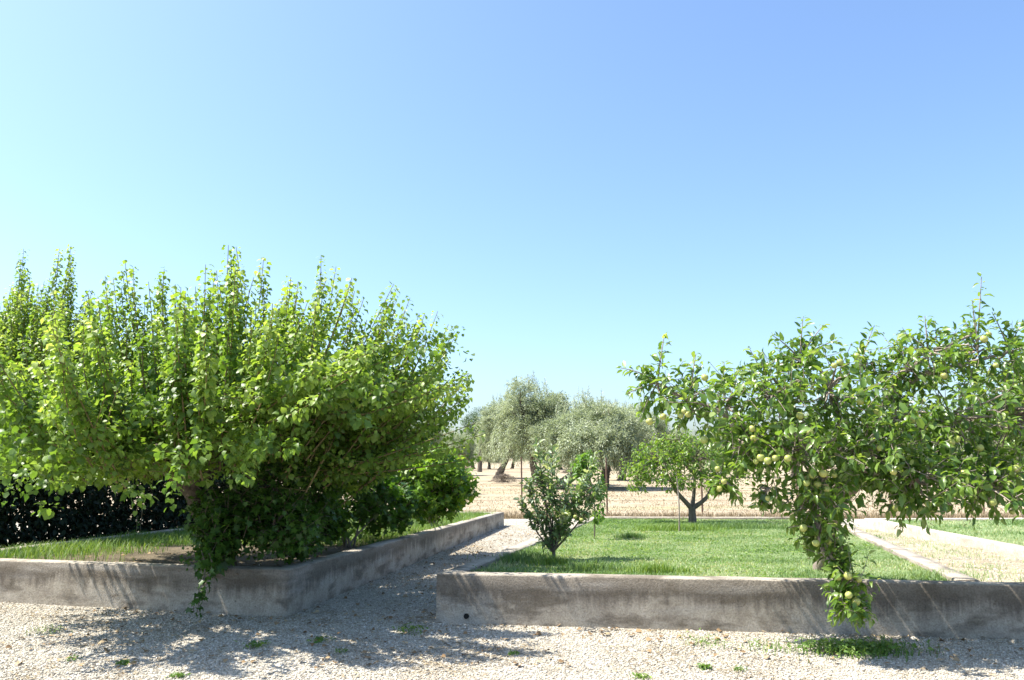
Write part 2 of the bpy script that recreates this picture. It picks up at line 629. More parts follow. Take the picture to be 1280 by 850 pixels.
def wall_strip(g, path, thick, closed=False, z0=-.06, step=.12, zoff=0.0, seed=0.0):
    """a concrete wall with worn edges; the path is its outer edge, thickness to the left of the direction"""
    P = [np.asarray(p, float) for p in path]
    m = len(P)
    segs = m if closed else m - 1
    nrm = []
    for i in range(segs):
        d = P[(i + 1) % m] - P[i]
        d /= np.linalg.norm(d)
        nrm.append(np.array([-d[1], d[0]]))
    inner = []
    for i in range(m):
        if closed or 0 < i < m - 1:
            a, b = nrm[i - 1], nrm[i % segs]
            inner.append(P[i] + (a + b) / (1 + a @ b) * thick)
        else:
            inner.append(P[i] + nrm[0 if i == 0 else -1] * thick)
    outp, inp = [], []
    for i in range(segs):
        j = (i + 1) % m
        n = max(2, int(np.linalg.norm(P[j] - P[i]) / step))
        for k in range(n):
            t = k / n
            outp.append(P[i] * (1 - t) + P[j] * t)
            inp.append(inner[i] * (1 - t) + inner[j] * t)
    if not closed:
        outp.append(P[-1])
        inp.append(inner[-1])
    rows = []
    for o_, i_ in zip(outp, inp):
        zt = top_z(o_[1]) + zoff + .006 * noise.noise((o_[0] * 2, o_[1] * 2, seed))
        w = (i_ - o_) / np.linalg.norm(i_ - o_)
        e = .012 + .008 * noise.noise((o_[0] * 6, o_[1] * 6, seed + 3)) + (.02 if noise.noise((o_[0] * 3.1, o_[1] * 3.1, seed + 9)) > .55 else 0)
        f = .012 + .006 * noise.noise((o_[0] * 6, o_[1] * 6, seed + 5))
        prof = [(o_, z0)]
        for q in (.25, .5, .75):
            prof.append((o_ + w * .006 * noise.noise((o_[0] * 4, o_[1] * 4, q * 9 + seed)), z0 + (zt - e - z0) * q))
        prof += [(o_ + w * .002, zt - e), (o_ + w * e * .8, zt)]
        prof += [((o_ + i_) / 2, zt + .003), (i_ - w * f, zt), (i_, zt - f), (i_, z0)]
        rows.append([(p[0], p[1], z) for p, z in prof])
    k = len(rows[0])
    n = len(rows)
    V = [v for r_ in rows for v in r_]
    F = []
    for a in range(n if closed else n - 1):
        b = (a + 1) % n
        for c in range(k - 1):
            F.append((a * k + c, b * k + c, b * k + c + 1, a * k + c + 1))
    g.add(V, F)
    if not closed:
        for a in (0, n - 1):
            r_ = rows[a]
            h = k // 2
            for c in range(h - 1):
                quad = np.array([r_[c], r_[c + 1], r_[k - 2 - c], r_[k - 1 - c]])
                g.add(quad, [(0, 1, 2, 3) if a == 0 else (3, 2, 1, 0)])


TH = .2
g = Geo()
wall_strip(g, [L0, L1, L2, L3], TH, True, seed=1)
tag(obj('planter_wall', g, M['concrete']),
    'long low concrete planter wall with a sharp corner, under the big bushy tree with upright shoots', 'planter wall')

pw = thing('planter_wall', 'low stained concrete planter wall with a round drain hole, round the mown lawn', 'planter wall', (C0[0], C0[1], 0))


def rel(geo, o):
    off = np.array(o.location)
    geo.v = [v - off for v in geo.v]
    return geo


g = Geo()
wall_strip(g, [C2, C0], -TH, False, seed=4)           # front run carries on past the lawn
obj('front_wall', g, M['concrete'])
fw = bpy.data.objects['front_wall']
g2 = Geo()
cs = C0 + np.array([-cdir[1], cdir[0]]) * TH
sd = lambda p, q: (q - p) / np.linalg.norm(q - p)
w_st = meet(cs, cdir, C0, ldir2)
wall_strip(g2, [w_st + ldir2 * .002, C3, E2, E0f + ed * (TH + .03)], -TH, False, seed=6, zoff=-.003)
rw = obj('rear_wall', g2, M['concrete'])
for o in (fw, rw):
    o.parent = pw
    o.matrix_parent_inverse = pw.matrix_world.inverted()
    o.location = (-C0[0], -C0[1], 0)
# drain hole: a short dark pipe mouth with a rim, let into the front face
hp = C0 + cdir * np.linalg.norm(at(583, 780)[:2] - C0)
outn = np.array([cdir[1], -cdir[0]])
g = Geo()
cz = .075
ang = np.arange(14) * 2 * np.pi / 14


def circ(r, off):
    return [(*(hp + cdir * math.cos(a) * r + outn * off), cz + math.sin(a) * r) for a in ang]


V = circ(.026, .012) + circ(.021, .012) + circ(.021, .007) + circ(.026, -.03)
F = []
for a_, b_ in ((0, 1), (1, 2), (3, 0)):
    F += [(a_ * 14 + k, a_ * 14 + (k + 1) % 14, b_ * 14 + (k + 1) % 14, b_ * 14 + k) for k in range(14)]
g.add(V, F)
g.add(circ(.021, .007), [tuple(range(14))])
dh = obj('drain_hole', g, M['hole'])
dh.parent = pw
dh.location = (-C0[0], -C0[1], 0)

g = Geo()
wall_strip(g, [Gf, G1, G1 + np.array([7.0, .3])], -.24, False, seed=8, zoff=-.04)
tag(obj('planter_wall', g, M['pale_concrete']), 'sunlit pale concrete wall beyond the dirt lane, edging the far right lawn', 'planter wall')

# soil inside the planters
ins = TH * .6


def inset(poly, t):
    c = np.mean(poly, axis=0)
    return [p + (c - p) / np.linalg.norm(c - p) * t for p in poly]


sheet('planter_soil', inset([L0, L1, L2, L3], .15), 0, M['bed'], 40, lambda x, y: lawn_z(y), .02)
sheet('lawn', inset([C0, E0f, E2, C3], .15), 0, M['lawn'], 30, lambda x, y: lawn_z(y), .012)
Gin = np.array([.12, 0])
sheet('lawn', [Gf + Gin, Gf + np.array([9, 0]), G1 + np.array([8.5, 0]), G1 + Gin], 0, M['lawn'], 12, lambda x, y: lawn_z(y) - .03, .012)


def lane_z(x, y):
    return max(.02, .37 - .030 * max(0, y - 8.0))


lane_n0 = E0f + cdir * .02 + ed * (TH + .0)
sheet('dirt_lane', [lane_n0, C2 + np.array([.9, .3]), G1 + np.array([.1, 3.0]), E2 + np.array([0, 3.0])], 0, M['lane'], 40, lane_z, .03)


# ------------------------------------------------------------------ stones, grass, straw, litter
def inside(poly, P):
    poly = np.asarray(poly)
    r = np.zeros(len(P), bool)
    n = len(poly)
    for i in range(n):
        a, b = poly[i], poly[(i + 1) % n]
        c = ((a[1] > P[:, 1]) != (b[1] > P[:, 1])) & (P[:, 0] < (b[0] - a[0]) * (P[:, 1] - a[1]) / (b[1] - a[1] + 1e-12) + a[0])
        r ^= c
    return r


def sample_poly(poly, n):
    poly = np.asarray(poly)
    lo, hi = poly.min(0), poly.max(0)
    out = np.zeros((0, 2))
    while len(out) < n:
        P = rng.uniform(lo, hi, (n * 2, 2))
        out = np.concatenate([out, P[inside(poly, P)]])
    return out[:n]


POLY_L = [L0, L1, L2, L3]
POLY_C = [C0, E0f, E2, C3]
LANE = [L1, C0, C3, L2]


def patch(x, y, sc, seed):
    return np.array([noise.noise((a * sc, b * sc, seed)) for a, b in zip(x, y)])


def stones(name, XY, Z, smin, smax):   # crushed stone, each piece its own facets
    n = len(XY)
    O = np.array([(1, 0, 0), (-1, 0, 0), (0, 1, 0), (0, -1, 0), (0, 0, 1), (0, 0, -1), (.6, .6, .5), (-.6, -.6, .45)], float)
    Fo = np.array([(0, 2, 6), (2, 4, 6), (4, 0, 6), (1, 3, 7), (3, 4, 7), (4, 1, 7), (2, 1, 4), (3, 0, 4), (2, 0, 5), (1, 2, 5), (3, 1, 5), (0, 3, 5)])
    s = rng.uniform(smin, smax, n) * rng.choice([1, 1, 1, 1.5], n)
    sc = np.stack([s * rng.uniform(.8, 1.4, n), s * rng.uniform(.6, 1.1, n), s * rng.uniform(.35, .75, n)], 1)
    V = O[None] * sc[:, None] * rng.uniform(.7, 1.25, (n, 8, 3))
    q = rng.uniform(-.45, .45, (n, 2))
    a = rng.uniform(0, 6.28, n)
    # tilt, then spin
    x, y, z = V[..., 0], V[..., 1], V[..., 2]
    y, z = y * np.cos(q[:, :1]) - z * np.sin(q[:, :1]), y * np.sin(q[:, :1]) + z * np.cos(q[:, :1])
    x, z = x * np.cos(q[:, 1:]) - z * np.sin(q[:, 1:]), x * np.sin(q[:, 1:]) + z * np.cos(q[:, 1:])
    x, y = x * np.cos(a[:, None]) - y * np.sin(a[:, None]), x * np.sin(a[:, None]) + y * np.cos(a[:, None])
    W = np.stack([x + XY[:, :1], y + XY[:, 1:], z + (Z + sc[:, 2] * .35)[:, None]], -1)
    g = Geo()
    F = (np.arange(n) * 8)[:, None, None] + Fo[None]
    tone = rng.beta(1.5, 1.3, n)
    dirt = patch(XY[:, 0], XY[:, 1], .8, 31.) + .6 * patch(XY[:, 0], XY[:, 1], 2.6, 33.)
    tone = np.clip(tone - .45 * np.clip(dirt, 0, 1), 0, 1)
    g.add(W.reshape(-1, 3), F.reshape(-1, 3), np.repeat(tone, len(Fo)))
    return kind(obj(name, g, M['stones']), 'stuff')


yard = np.concatenate([
    sample_poly([(-5.5, 5.5), (5, 5.5), (7.2, 7.6), C1, C0, L1, L0, (-7, 8.8)], 110000),
    sample_poly(LANE, 40000),
    sample_poly([L2, C3, (3, 21), (-1.2, 21)], 4000)])
yard = yard[~inside(POLY_L, yard) & ~inside(POLY_C, yard)]
stones('gravel_stones', yard, np.zeros(len(yard)), .004, .0095)


LANE_R = [lane_n0 + cdir * .22, C2 + np.array([.8, .3]), G1 + np.array([0, 2.6]), E2 + np.array([.25, 2.6])]
XYl = sample_poly(LANE_R, 11000)
XYl = XYl[(XYl[:, 0] < Gf[0] + (XYl[:, 1] - Gf[1]) * gd[0] / gd[1] - .02)]
stones('lane_stones', XYl, np.array([lane_z(x, y) + .03 * noise.noise((x * 1.3, y * 1.3, 3.1)) for x, y in XYl]), .004, .011)


def add_blades(g, P, h, w, lean, rnd):
    n = len(P)
    a = rng.uniform(0, 6.28, n)
    t = np.stack([np.cos(a), np.sin(a), np.zeros(n)], 1)
    b = a + 1.57 + rng.uniform(-.6, .6, n)
    l = np.stack([np.cos(b), np.sin(b), np.zeros(n)], 1) * (lean * h * rng.uniform(.2, 1.3, n))[:, None]
    z = np.array([0, 0, 1.])
    w = np.broadcast_to(w, (n,))[:, None]
    hh = h[:, None]
    V = np.stack([P - t * w, P + t * w, P + l * .35 + z * hh * .6 + t * w * .8, P + l * .35 + z * hh * .6 - t * w * .8, P + l + z * hh * .95], 1)
    i = (np.arange(n) * 5)[:, None]
    s = g.n
    g.v.append(V.reshape(-1, 3))
    g.n += n * 5
    g.f.append(i + np.array([[0, 1, 2, 3]]) + s)
    g.a.append(rnd)
    g.f.append(i + np.array([[3, 2, 4]]) + s)
    g.a.append(rnd)


def lawn_grass(name, poly, n, label_z, hmin, hmax, wscale, edge=None):
    XY = sample_poly(poly, n)
    pn = patch(XY[:, 0], XY[:, 1], .9, 2.0) + .5 * patch(XY[:, 0], XY[:, 1], 3.0, 5.0)
    keep = rng.uniform(-.9, .6, n) < pn + .35
    XY, pn = XY[keep], pn[keep]
    thin = patch(XY[:, 0], XY[:, 1], .7, 41.) + .5 * patch(XY[:, 0], XY[:, 1], 2.1, 43.)
    keep = rng.uniform(.1, 1.0, len(XY)) > thin
    XY, pn = XY[keep], pn[keep]
    Z = np.array([label_z(y) for y in XY[:, 1]])
    h = rng.uniform(hmin, hmax, len(XY)) * (1 + .5 * np.clip(pn, -.6, 1))
    if edge is not None:
        h *= edge(XY)
    dry = np.clip(patch(XY[:, 0], XY[:, 1], .7, 41.) + .5 * patch(XY[:, 0], XY[:, 1], 2.1, 43.), -.5, .8)
    r = np.clip(.55 - .3 * pn + .75 * dry + rng.normal(0, .2, len(XY)), 0, 1)
    g = Geo()
    w = .0022 + .00022 * XY[:, 1] * wscale
    add_blades(g, np.column_stack([XY, Z - .005]), h, w, .7, r)
    return kind(obj(name, g, M['grass']), 'stuff')


def near_front(XY):
    dist = (XY - C0) @ np.array([-cdir[1], cdir[0]])
    dl = (XY - C0) @ np.array([ldir2[1], -ldir2[0]])
    return 1 + 1.0 * np.clip(1 - (dist - .2) / .6, 0, 1) * (.6 + patch(XY[:, 0], XY[:, 1], 2.2, 8.)) + .9 * np.clip(1 - (dl - .2) / .5, 0, 1)


lawn_grass('lawn_grass', inset(POLY_C, .26), 150000, lawn_z, .014, .036, 1.0, near_front)
XYc = sample_poly(inset(POLY_C, .26), 16000)
XYc = XYc[patch(XYc[:, 0], XYc[:, 1], 1.0, 51.) > rng.uniform(-.25, .5, len(XYc))]
nC = len(XYc)
g = Geo()
add_leaves(g, np.column_stack([XYc, [lawn_z(y) for y in XYc[:, 1]] + rng.uniform(.01, .05, nC)]), np.column_stack([rng.normal(size=(nC, 2)), rng.uniform(-.1, .5, nC)]),
           np.array([0, 0, 1.]) + rng.normal(size=(nC, 3)) * .35, rng.uniform(.02, .045, nC), 'ellipse', rng.uniform(.2, 1, nC))
kind(obj('lawn_clover', g, M['weed']), 'stuff')
lawn_grass('lawn_grass', [Gf + Gin, Gf + np.array([6, 0]), G1 + np.array([6, 0]), G1 + Gin], 30000, lambda y: lawn_z(y) - .03, .03, .06, 1.2)

# sparse dry and green grass along the middle of the dirt lane
XYl = sample_poly(LANE_R, 15000)
XYl = XYl[(XYl[:, 0] < Gf[0] + (XYl[:, 1] - Gf[1]) * gd[0] / gd[1] - .05)]
pn = patch(XYl[:, 0], XYl[:, 1], 1.4, 61.) + .6 * patch(XYl[:, 0], XYl[:, 1], 4.0, 63.)
mid_ = np.abs((XYl - E0) @ np.array([ed[1], -ed[0]]) - .75)
ok = rng.uniform(.0, .9, len(XYl)) < pn + .35 * np.exp(-(mid_ / .4) ** 2)
XYl = XYl[ok]
g = Geo()
add_blades(g, np.column_stack([XYl, [lane_z(x, y) - .005 for x, y in XYl]]), rng.uniform(.02, .07, len(XYl)), .0035, .9, rng.uniform(.35, 1, len(XYl)))
kind(obj('lane_grass', g, M['grass']), 'stuff')

# rough grass in the tree planter: bright strip by the rear wall, thin near the lane
XY = sample_poly(inset(POLY_L, .28), 60000)
dw = (XY - W0) @ np.array([wd[1], -wd[0]])                 # distance inwards from the west wall
dl = -((XY - L1) @ np.array([(L2 - L1)[1], -(L2 - L1)[0]])) / np.linalg.norm(L2 - L1)
pn = patch(XY[:, 0], XY[:, 1], 1.1, 12.)
keep = (rng.uniform(0, 1, len(XY)) < np.clip(1.15 - dw / 1.9 + pn * .5, .0, 1)) | ((rng.uniform(0, 1, len(XY)) < .75) & (XY[:, 1] > 11.5))
XY = XY[keep]
pn = pn[keep]
g = Geo()
hh = rng.uniform(.05, .15, len(XY)) * (1 + .6 * pn)
add_blades(g, np.column_stack([XY, [lawn_z(y) - .01 for y in XY[:, 1]]]), hh, .0035, .8, np.clip(.6 + .3 * pn + rng.normal(0, .22, len(XY)), 0, 1))
kind(obj('rough_grass', g, M['weed']), 'stuff')

# dry stubble in the field behind the fence
XY = np.column_stack([rng.uniform(-14, 24, 50000), 21.3 + 34 * rng.beta(1, 2.2, 50000)])
pn = patch(XY[:, 0] * .75, XY[:, 1], .5, 22.) + .4 * patch(XY[:, 0], XY[:, 1], 1.7, 23.)
XY = XY[rng.uniform(-.6, .6, len(XY)) < pn]
g = Geo()
add_blades(g, np.column_stack([XY, np.full(len(XY), -.02)]), rng.uniform(.02, .06, len(XY)), .004 + .0003 * XY[:, 1], .9, rng.uniform(0, 1, len(XY)))
# a browner row of taller dead grass along the fence foot
XY = np.column_stack([rng.uniform(-10, 20, 16000), 21.9 + rng.normal(0, .18, 16000)])
add_blades(g, np.column_stack([XY, np.full(len(XY), -.02)]), rng.uniform(.05, .24, len(XY)), .006, .6, rng.uniform(0, .6, len(XY)))
kind(obj('dry_stubble', g, M['straw']), 'stuff')

# dry straw bits lying in drifts on the gravel and along the wall feet
XYs = sample_poly([(-6.5, 5.6), (5, 5.6), (7.2, 7.6), C1, C0, (.2, 12), L2, L1, L0], 26000)
pn = patch(XYs[:, 0], XYs[:, 1], .8, 31.) + .6 * patch(XYs[:, 0], XYs[:, 1], 2.6, 33.)
foot = np.exp(-np.abs((XYs - C0) @ np.array([cdir[1], -cdir[0]])) / .12) + np.exp(-np.abs((XYs - L1) @ np.array([Ldir[1], -Ldir[0]])) / .12)
XYs = XYs[(rng.uniform(0, .9, len(XYs)) < pn + .5 * foot) & ~inside(POLY_L, XYs) & ~inside(POLY_C, XYs)]
nS = len(XYs)
a = rng.uniform(0, 6.28, nS)
g = Geo()
add_leaves(g, np.column_stack([XYs, rng.uniform(.004, .014, nS)]), np.column_stack([np.cos(a), np.sin(a), rng.uniform(-.02, .2, nS)]), np.array([0, 0, 1.]) + rng.normal(size=(nS, 3)) * .2,
           rng.uniform(.015, .06, nS), 'lance', rng.uniform(0, 1, nS))
kind(obj('straw_litter', g, M['straw']), 'stuff')

# fallen leaves
XY = np.concatenate([sample_poly(LANE, 420), sample_poly([(-4.5, 6.4), (1, 6.4), C0, L1, L0 + np.array([2.5, -.5])], 260), sample_poly(inset(POLY_L, .3), 500),
                     sample_poly([(1.5, 6.7), (5, 6.2), C1, C0], 160)])
zz = np.array([lawn_z(y) if k else .012 for y, k in zip(XY[:, 1], inside(POLY_L, XY))])
n = len(XY)
a = rng.uniform(0, 6.28, n)
g = Geo()
add_leaves(g, np.column_stack([XY, zz + .006]), np.column_stack([np.cos(a), np.sin(a), rng.uniform(-.1, .25, n)]), np.array([0, 0, 1.]) + rng.normal(size=(n, 3)) * .3,
           rng.uniform(.02, .055, n), 'heart', rng.uniform(0, 1, n))
kind(obj('fallen_leaves', g, M['litter']), 'stuff')


# ------------------------------------------------------------------ the big tree with upright shoots
def pollard_tree(cx, cy, gz, rx, ry, htop, hedge_h, trunk_pts, n_shoot, tips, label, hb=1.42, rgt=1.35):
    t = thing('mulberry_tree', label, 'tree', (cx, cy, gz))
    gl, gs, gt = Geo(), Geo(), Geo()
    fork = np.array(trunk_pts[-1])
    add_tube(gt, trunk_pts, np.linspace(.13, .10, len(trunk_pts)), 10, .1)
    # scaffold limbs
    ends = []
    for k in range(11):
        a = k * 2 * math.pi / 11 + random.uniform(-.2, .2)
        rr = random.uniform(.55, .95) * (1 - .25 * max(0, math.cos(a)))
        e = np.array([cx + rx * rr * math.cos(a), cy + ry * rr * math.sin(a), random.uniform(1.55, 1.95) + .45 * rgt * max(0, math.cos(a)) ** 1.5])
        m1 = fork * .65 + e * .35 + np.array([0, 0, .22])
        add_tube(gt, [fork - np.array([0, 0, .1]), m1, fork * .25 + e * .75 + np.array([0, 0, .12]), e], [.07, .05, .035, .018], 7, .08)
        ends.append(e)
    ends = np.array(ends)
    # shoots
    B, E = [], []
    for (px, py, d) in tips:
        e = atd(px, py, d)
        if e[2] > 0:
            lean = np.clip((e[:2] - np.array([cx, cy])) / np.array([rx, ry]), -1.4, 1.4)
            lean = lean * np.array([.75 if lean[0] > .4 else 1, 1])
            b = np.array([cx + rx * .72 * lean[0] * .9, cy + ry * .72 * lean[1], max(1.35, e[2] - 1.9)])
            for q in range(3):
                B.append(b + rng.normal(size=3) * .1)
                E.append(e + rng.normal(size=3) * .035 - np.array([0, 0, .16 * q]))
    ci = 0
    while len(B) < n_shoot:                       # shoots rise in clumps, one clump per pollard knuckle
        ci += 1
        a = 2 * math.pi * ((ci * .7548777) % 1.0)
        r_ = math.sqrt(((ci * .5698403) % 1.0) * .97 + .02)
        bx, by = r_ * math.cos(a) + random.gauss(0, .04), r_ * math.sin(a) + random.gauss(0, .04)
        h0 = hedge_h + (htop - hedge_h) * (1 - r_ ** 2.2) - abs(random.gauss(0, .5)) - .40 * max(0, bx) ** 3
        rise = rgt * max(0, bx) ** 1.5
        for q in range(random.randint(3, 5)):
            b = np.array([cx + rx * bx * (.74 - .30 * max(0, bx)) + random.gauss(0, .07), cy + ry * by * .74 + random.gauss(0, .07), min(hb + rise + random.uniform(.0, .45) - .12 * r_, max(hb, h0 - .72))])
            out = .30 * r_ ** 2
            h = max(h0 - abs(random.gauss(0, .16)), b[2] + .55)
            e = np.array([cx + rx * bx * (.95 + out * .5 + .15 * max(0, bx) * r_) + random.gauss(0, .05), cy + ry * by * (.95 + out * .5) + random.gauss(0, .05), h - .12 * q])
            B.append(b); E.append(e)
    B, E = np.array(B), np.array(E)
    # outer shoots bow outwards, then rise
    Cc = B * .5 + E * .5
    o = (Cc[:, :2] - np.array([cx, cy]))
    Cc[:, :2] += o * .10
    Cc += rng.normal(size=Cc.shape) * .05
    add_stems(gs, B, Cc, E, .011, .003, 5, 4)
    sh = rng.uniform(.2, .62, len(B))
    shoot_leaves(gl, B, Cc, E, 110, .056, 'heart', s0=.0, pet=.05, droop=.5, along=.1, tip=.85, jitter=.3, rnd=sh, up=.8, tip_pale=.28)
    # short side twigs on the lower two thirds of each shoot
    n2 = len(B)
    for rep in range(2):
        s = rng.uniform(.0, .4, (n2, 1))
        P = bez(B, Cc, E, s)[:, 0]
        dv = unit(np.column_stack([rng.normal(size=(n2, 2)), rng.uniform(-.1, .8, n2)]))
        L = rng.uniform(.18, .5, n2)[:, None]
        E2_ = P + dv * L
        shoot_leaves(gl, P, (P + E2_) / 2 + np.array([0, 0, .04]), E2_, 12, .064, 'heart', s0=.25, pet=.04, droop=.4, along=.25, tip=.7, rnd=sh)
        add_stems(gs, P, (P + E2_) / 2, E2_, .005, .002, 2, 3)
    # leafy skirt round the lower edge and across the underside
    ns = 560
    a = rng.uniform(0, 6.283, ns)
    a = np.where((np.cos(a) > .55) & (rng.uniform(0, 1, ns) < .75), a + 3.14159, a)
    q = rng.uniform(.45, 1.0, ns) ** .7
    P = np.column_stack([cx + rx * q * np.cos(a), cy + ry * q * np.sin(a), hb + .42 + rng.normal(0, .2, ns) - .3 * q ** 4 - .16 * np.clip(-q * np.sin(a), 0, 1) * (np.cos(a) > -.35) + .22 * np.clip(-q * np.cos(a), 0, 1) + rgt * np.clip(q * np.cos(a), 0, 1) ** 1.5])
    dv = unit(np.column_stack([np.cos(a), np.sin(a), rng.uniform(-.7, .3, ns)]))
    E3 = P + dv * rng.uniform(.2, .5, ns)[:, None]
    shoot_leaves(gl, P, (P + E3) / 2 + np.array([0, 0, .05]), E3, 17, .056, 'heart', s0=.1, pet=.05, droop=.55, along=.2, tip=.8, rnd=rng.uniform(.1, .5, ns))
    off = np.array([cx, cy, gz])
    for gg in (gl, gs, gt):
        gg.v = [v - off for v in gg.v]
    obj('trunk', gt, M['bark_dark'], t, True)
    obj('shoots', gs, M['shoot'], t)
    obj('crown', gl, M['mulberry'], t)
    return t


TX, TY = -3.05, 9.0
tb = np.array([-3.12, 9.0, .38])
TIPS = [(155, 320, 9.0), (165, 336, 8.4), (205, 335, 9.3), (222, 345, 8.8), (262, 352, 8.5), (285, 306, 9.0), (293, 310, 9.2), (278, 340, 8.3), (333, 318, 8.8), (320, 350, 8.2),
        (358, 350, 8.9), (375, 347, 8.4), (400, 325, 8.8), (408, 345, 8.5), (420, 341, 9.2), (440, 347, 9.0), (436, 352, 8.6), (455, 378, 8.7), (490, 358, 9.2), (497, 362, 9.4),
        (482, 378, 8.6), (520, 376, 9.5), (512, 385, 9.1), (530, 385, 9.0), (548, 393, 9.4), (556, 405, 9.8), (566, 410, 9.3), (575, 462, 9.4), (586, 470, 9.6), (560, 440, 9.0),
        (580, 480, 9.9), (545, 500, 9.2), (550, 452, 10.2), (130, 345, 9.5), (140, 350, 8.9), (195, 345, 9.6), (185, 360, 8.5)]
pollard_tree(TX, TY, .38, 2.22, 2.5, 3.78, 2.95,
             [tb, tb + np.array([-.08, 0, .3]), tb + np.array([-.3, .02, .62]), tb + np.array([-.45, 0, .95])], 500, TIPS,
             'broad bushy green tree with tall upright leafy shoots, in the walled bed above the gravel')
TIPS2 = [(28, 312, 13.0), (36, 335, 13.3), (20, 340, 12.6), (75, 310, 13.0), (88, 305, 13.2), (92, 332, 13.4), (62, 345, 12.8), (5, 390, 12.5), (110, 358, 13.2), (48, 365, 12.7), (-10, 375, 12.6), (120, 375, 13.0), (15, 360, 12.4), (140, 385, 12.8)]
pollard_tree(-8.3, 13.2, 0, 2.35, 1.8, 4.75, 4.1,
             [(-8.3, 13.2, -.05), (-8.25, 13.2, .5), (-8.35, 13.25, 1.2)], 400, TIPS2,
             'second bushy tree with upright shoots, behind the dark hedge at the photo\'s left edge', 1.7, .2)

# ------------------------------------------------------------------ dark hedge behind the bed
hb0 = W0 + np.array([-.85, 0]) - wd * 2.5
hb1 = W0 + np.array([-.85, 0]) + wd * 8.4
hw = np.array([-wd[1], wd[0]])
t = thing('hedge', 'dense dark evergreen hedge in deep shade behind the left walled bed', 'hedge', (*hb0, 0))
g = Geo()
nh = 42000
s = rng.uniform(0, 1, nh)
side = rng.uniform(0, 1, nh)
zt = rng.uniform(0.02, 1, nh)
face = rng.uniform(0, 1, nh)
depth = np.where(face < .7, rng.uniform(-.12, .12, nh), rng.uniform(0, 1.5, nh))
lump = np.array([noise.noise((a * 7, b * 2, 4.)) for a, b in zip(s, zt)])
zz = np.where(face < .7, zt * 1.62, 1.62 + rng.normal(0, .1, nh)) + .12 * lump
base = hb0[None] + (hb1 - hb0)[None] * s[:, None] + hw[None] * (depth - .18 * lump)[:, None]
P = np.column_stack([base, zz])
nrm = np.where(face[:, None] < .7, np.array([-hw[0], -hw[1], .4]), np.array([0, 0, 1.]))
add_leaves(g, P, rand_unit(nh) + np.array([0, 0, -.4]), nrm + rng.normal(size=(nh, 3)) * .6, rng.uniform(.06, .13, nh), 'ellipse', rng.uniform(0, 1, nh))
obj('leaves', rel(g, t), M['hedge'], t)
g = Geo()
for k in range(12):
    p = hb0 + (hb1 - hb0) * (k + .5) / 12 + hw * .7
    add_tube(g, [(*p, -.03), (*p, .8), (p[0] + .1, p[1], 1.7)], [.06, .05, .02], 6, .1)
# woody core that stops light passing straight through
for k in range(60):
    p = hb0 + (hb1 - hb0) * random.random() + hw * random.uniform(.1, 1.2)
    add_tube(g, [(*p, .1), (p[0] + random.gauss(0, .2), p[1] + random.gauss(0, .2), 1.7)], [.02, .01], 5)
obj('stems', rel(g, t), M['bark'], t)

# ------------------------------------------------------------------ climbing vine that spills over the wall
vx, vy = at(330, 706, .42)[:2]
t = thing('vine', 'dark broad-leaved vine under the big tree, one strand spilling over the wall', 'vine', (vx, vy, lawn_z(vy)))
gl, gs = Geo(), Geo()
for (px, py, d, a, b, c, n) in ((300, 640, 8.8, .55, .35, .4, 80), (345, 655, 8.65, .48, .3, .3, 70), (372, 650, 9.2, .36, .34, .36, 55), (275, 660, 8.55, .28, .25, .35, 45),
                                (340, 605, 8.9, .5, .35, .35, 60), (265, 690, 8.45, .2, .15, .18, 22), (368, 676, 9.1, .28, .2, .2, 26), (385, 610, 9.7, .45, .4, .45, 55)):
    twig_blob(gl, gs, atd(px, py, d), (a, c, b), n, 10, .088, 'lobed', L=.32, droop=.5, inner=.5, pet=.06, jitter=.3)
fn = np.array([cdir[1], -cdir[0]])
strand = [(252, 688, 8.35), (256, 706, 8.18), (255, 728, 8.08), (250, 748, 8.06), (246, 766, 8.06)]
pts = np.array([atd(*p) for p in strand])
pts2 = np.array([atd(px + dx, py, d - .03) for (px, py, d), dx in zip(strand, (8, 9, 3, -6, -4))])
for pp in (pts, pts2):
    add_tube(gs, pp, [.008, .007, .006, .005, .003], 5)
    for i in range(4):
        B, E = pp[i:i + 1], pp[i + 1:i + 2]
        shoot_leaves(gl, B, (B + E) / 2, E, 10 - i, .085 - .008 * i, 'lobed', s0=0, pet=.045, droop=.6, along=.1, tip=.9, jitter=.35)
obj('stems', rel(gs, t), M['bark'], t)
obj('leaves', rel(gl, t), M['vine'], t)

# ------------------------------------------------------------------ bushes along the lane side of the bed
def bush(name, label, cat, base, blobs, mat, size, tmpl, leaves=9, L=.28, dens=1.0, stems=6, bark='bark', droop=.3, pale=0.0, trunk_r=.02, group=None):
    t = thing(name, label, cat, tuple(base), group)
    gl, gs = Geo(), Geo()
    base = np.array(base, float)
    for b in blobs:
        px, py, d, rx, rz, rd, n = b[:7]
        c = atd(px, py, d)
        k = d / F_PX
        twig_blob(gl, gs, c, (rx * k, rd, rz * k), int(n * dens), leaves, size, tmpl, L=L, droop=droop, tip_pale=pale)
        for q in range(max(1, stems // len(blobs))):
            e = c + np.array([random.gauss(0, rx * k * .3), random.gauss(0, rd * .3), 0])
            s = base + np.array([random.gauss(0, .05), random.gauss(0, .05), -.02])
            add_tube(gs, [s, s * .5 + e * .5 + np.array([0, 0, .08]), e], [trunk_r, trunk_r * .6, trunk_r * .25], 6, .08)
    obj('stems', rel(gs, t), M[bark], t)
    obj('leaves', rel(gl, t), M[mat], t)
    return t


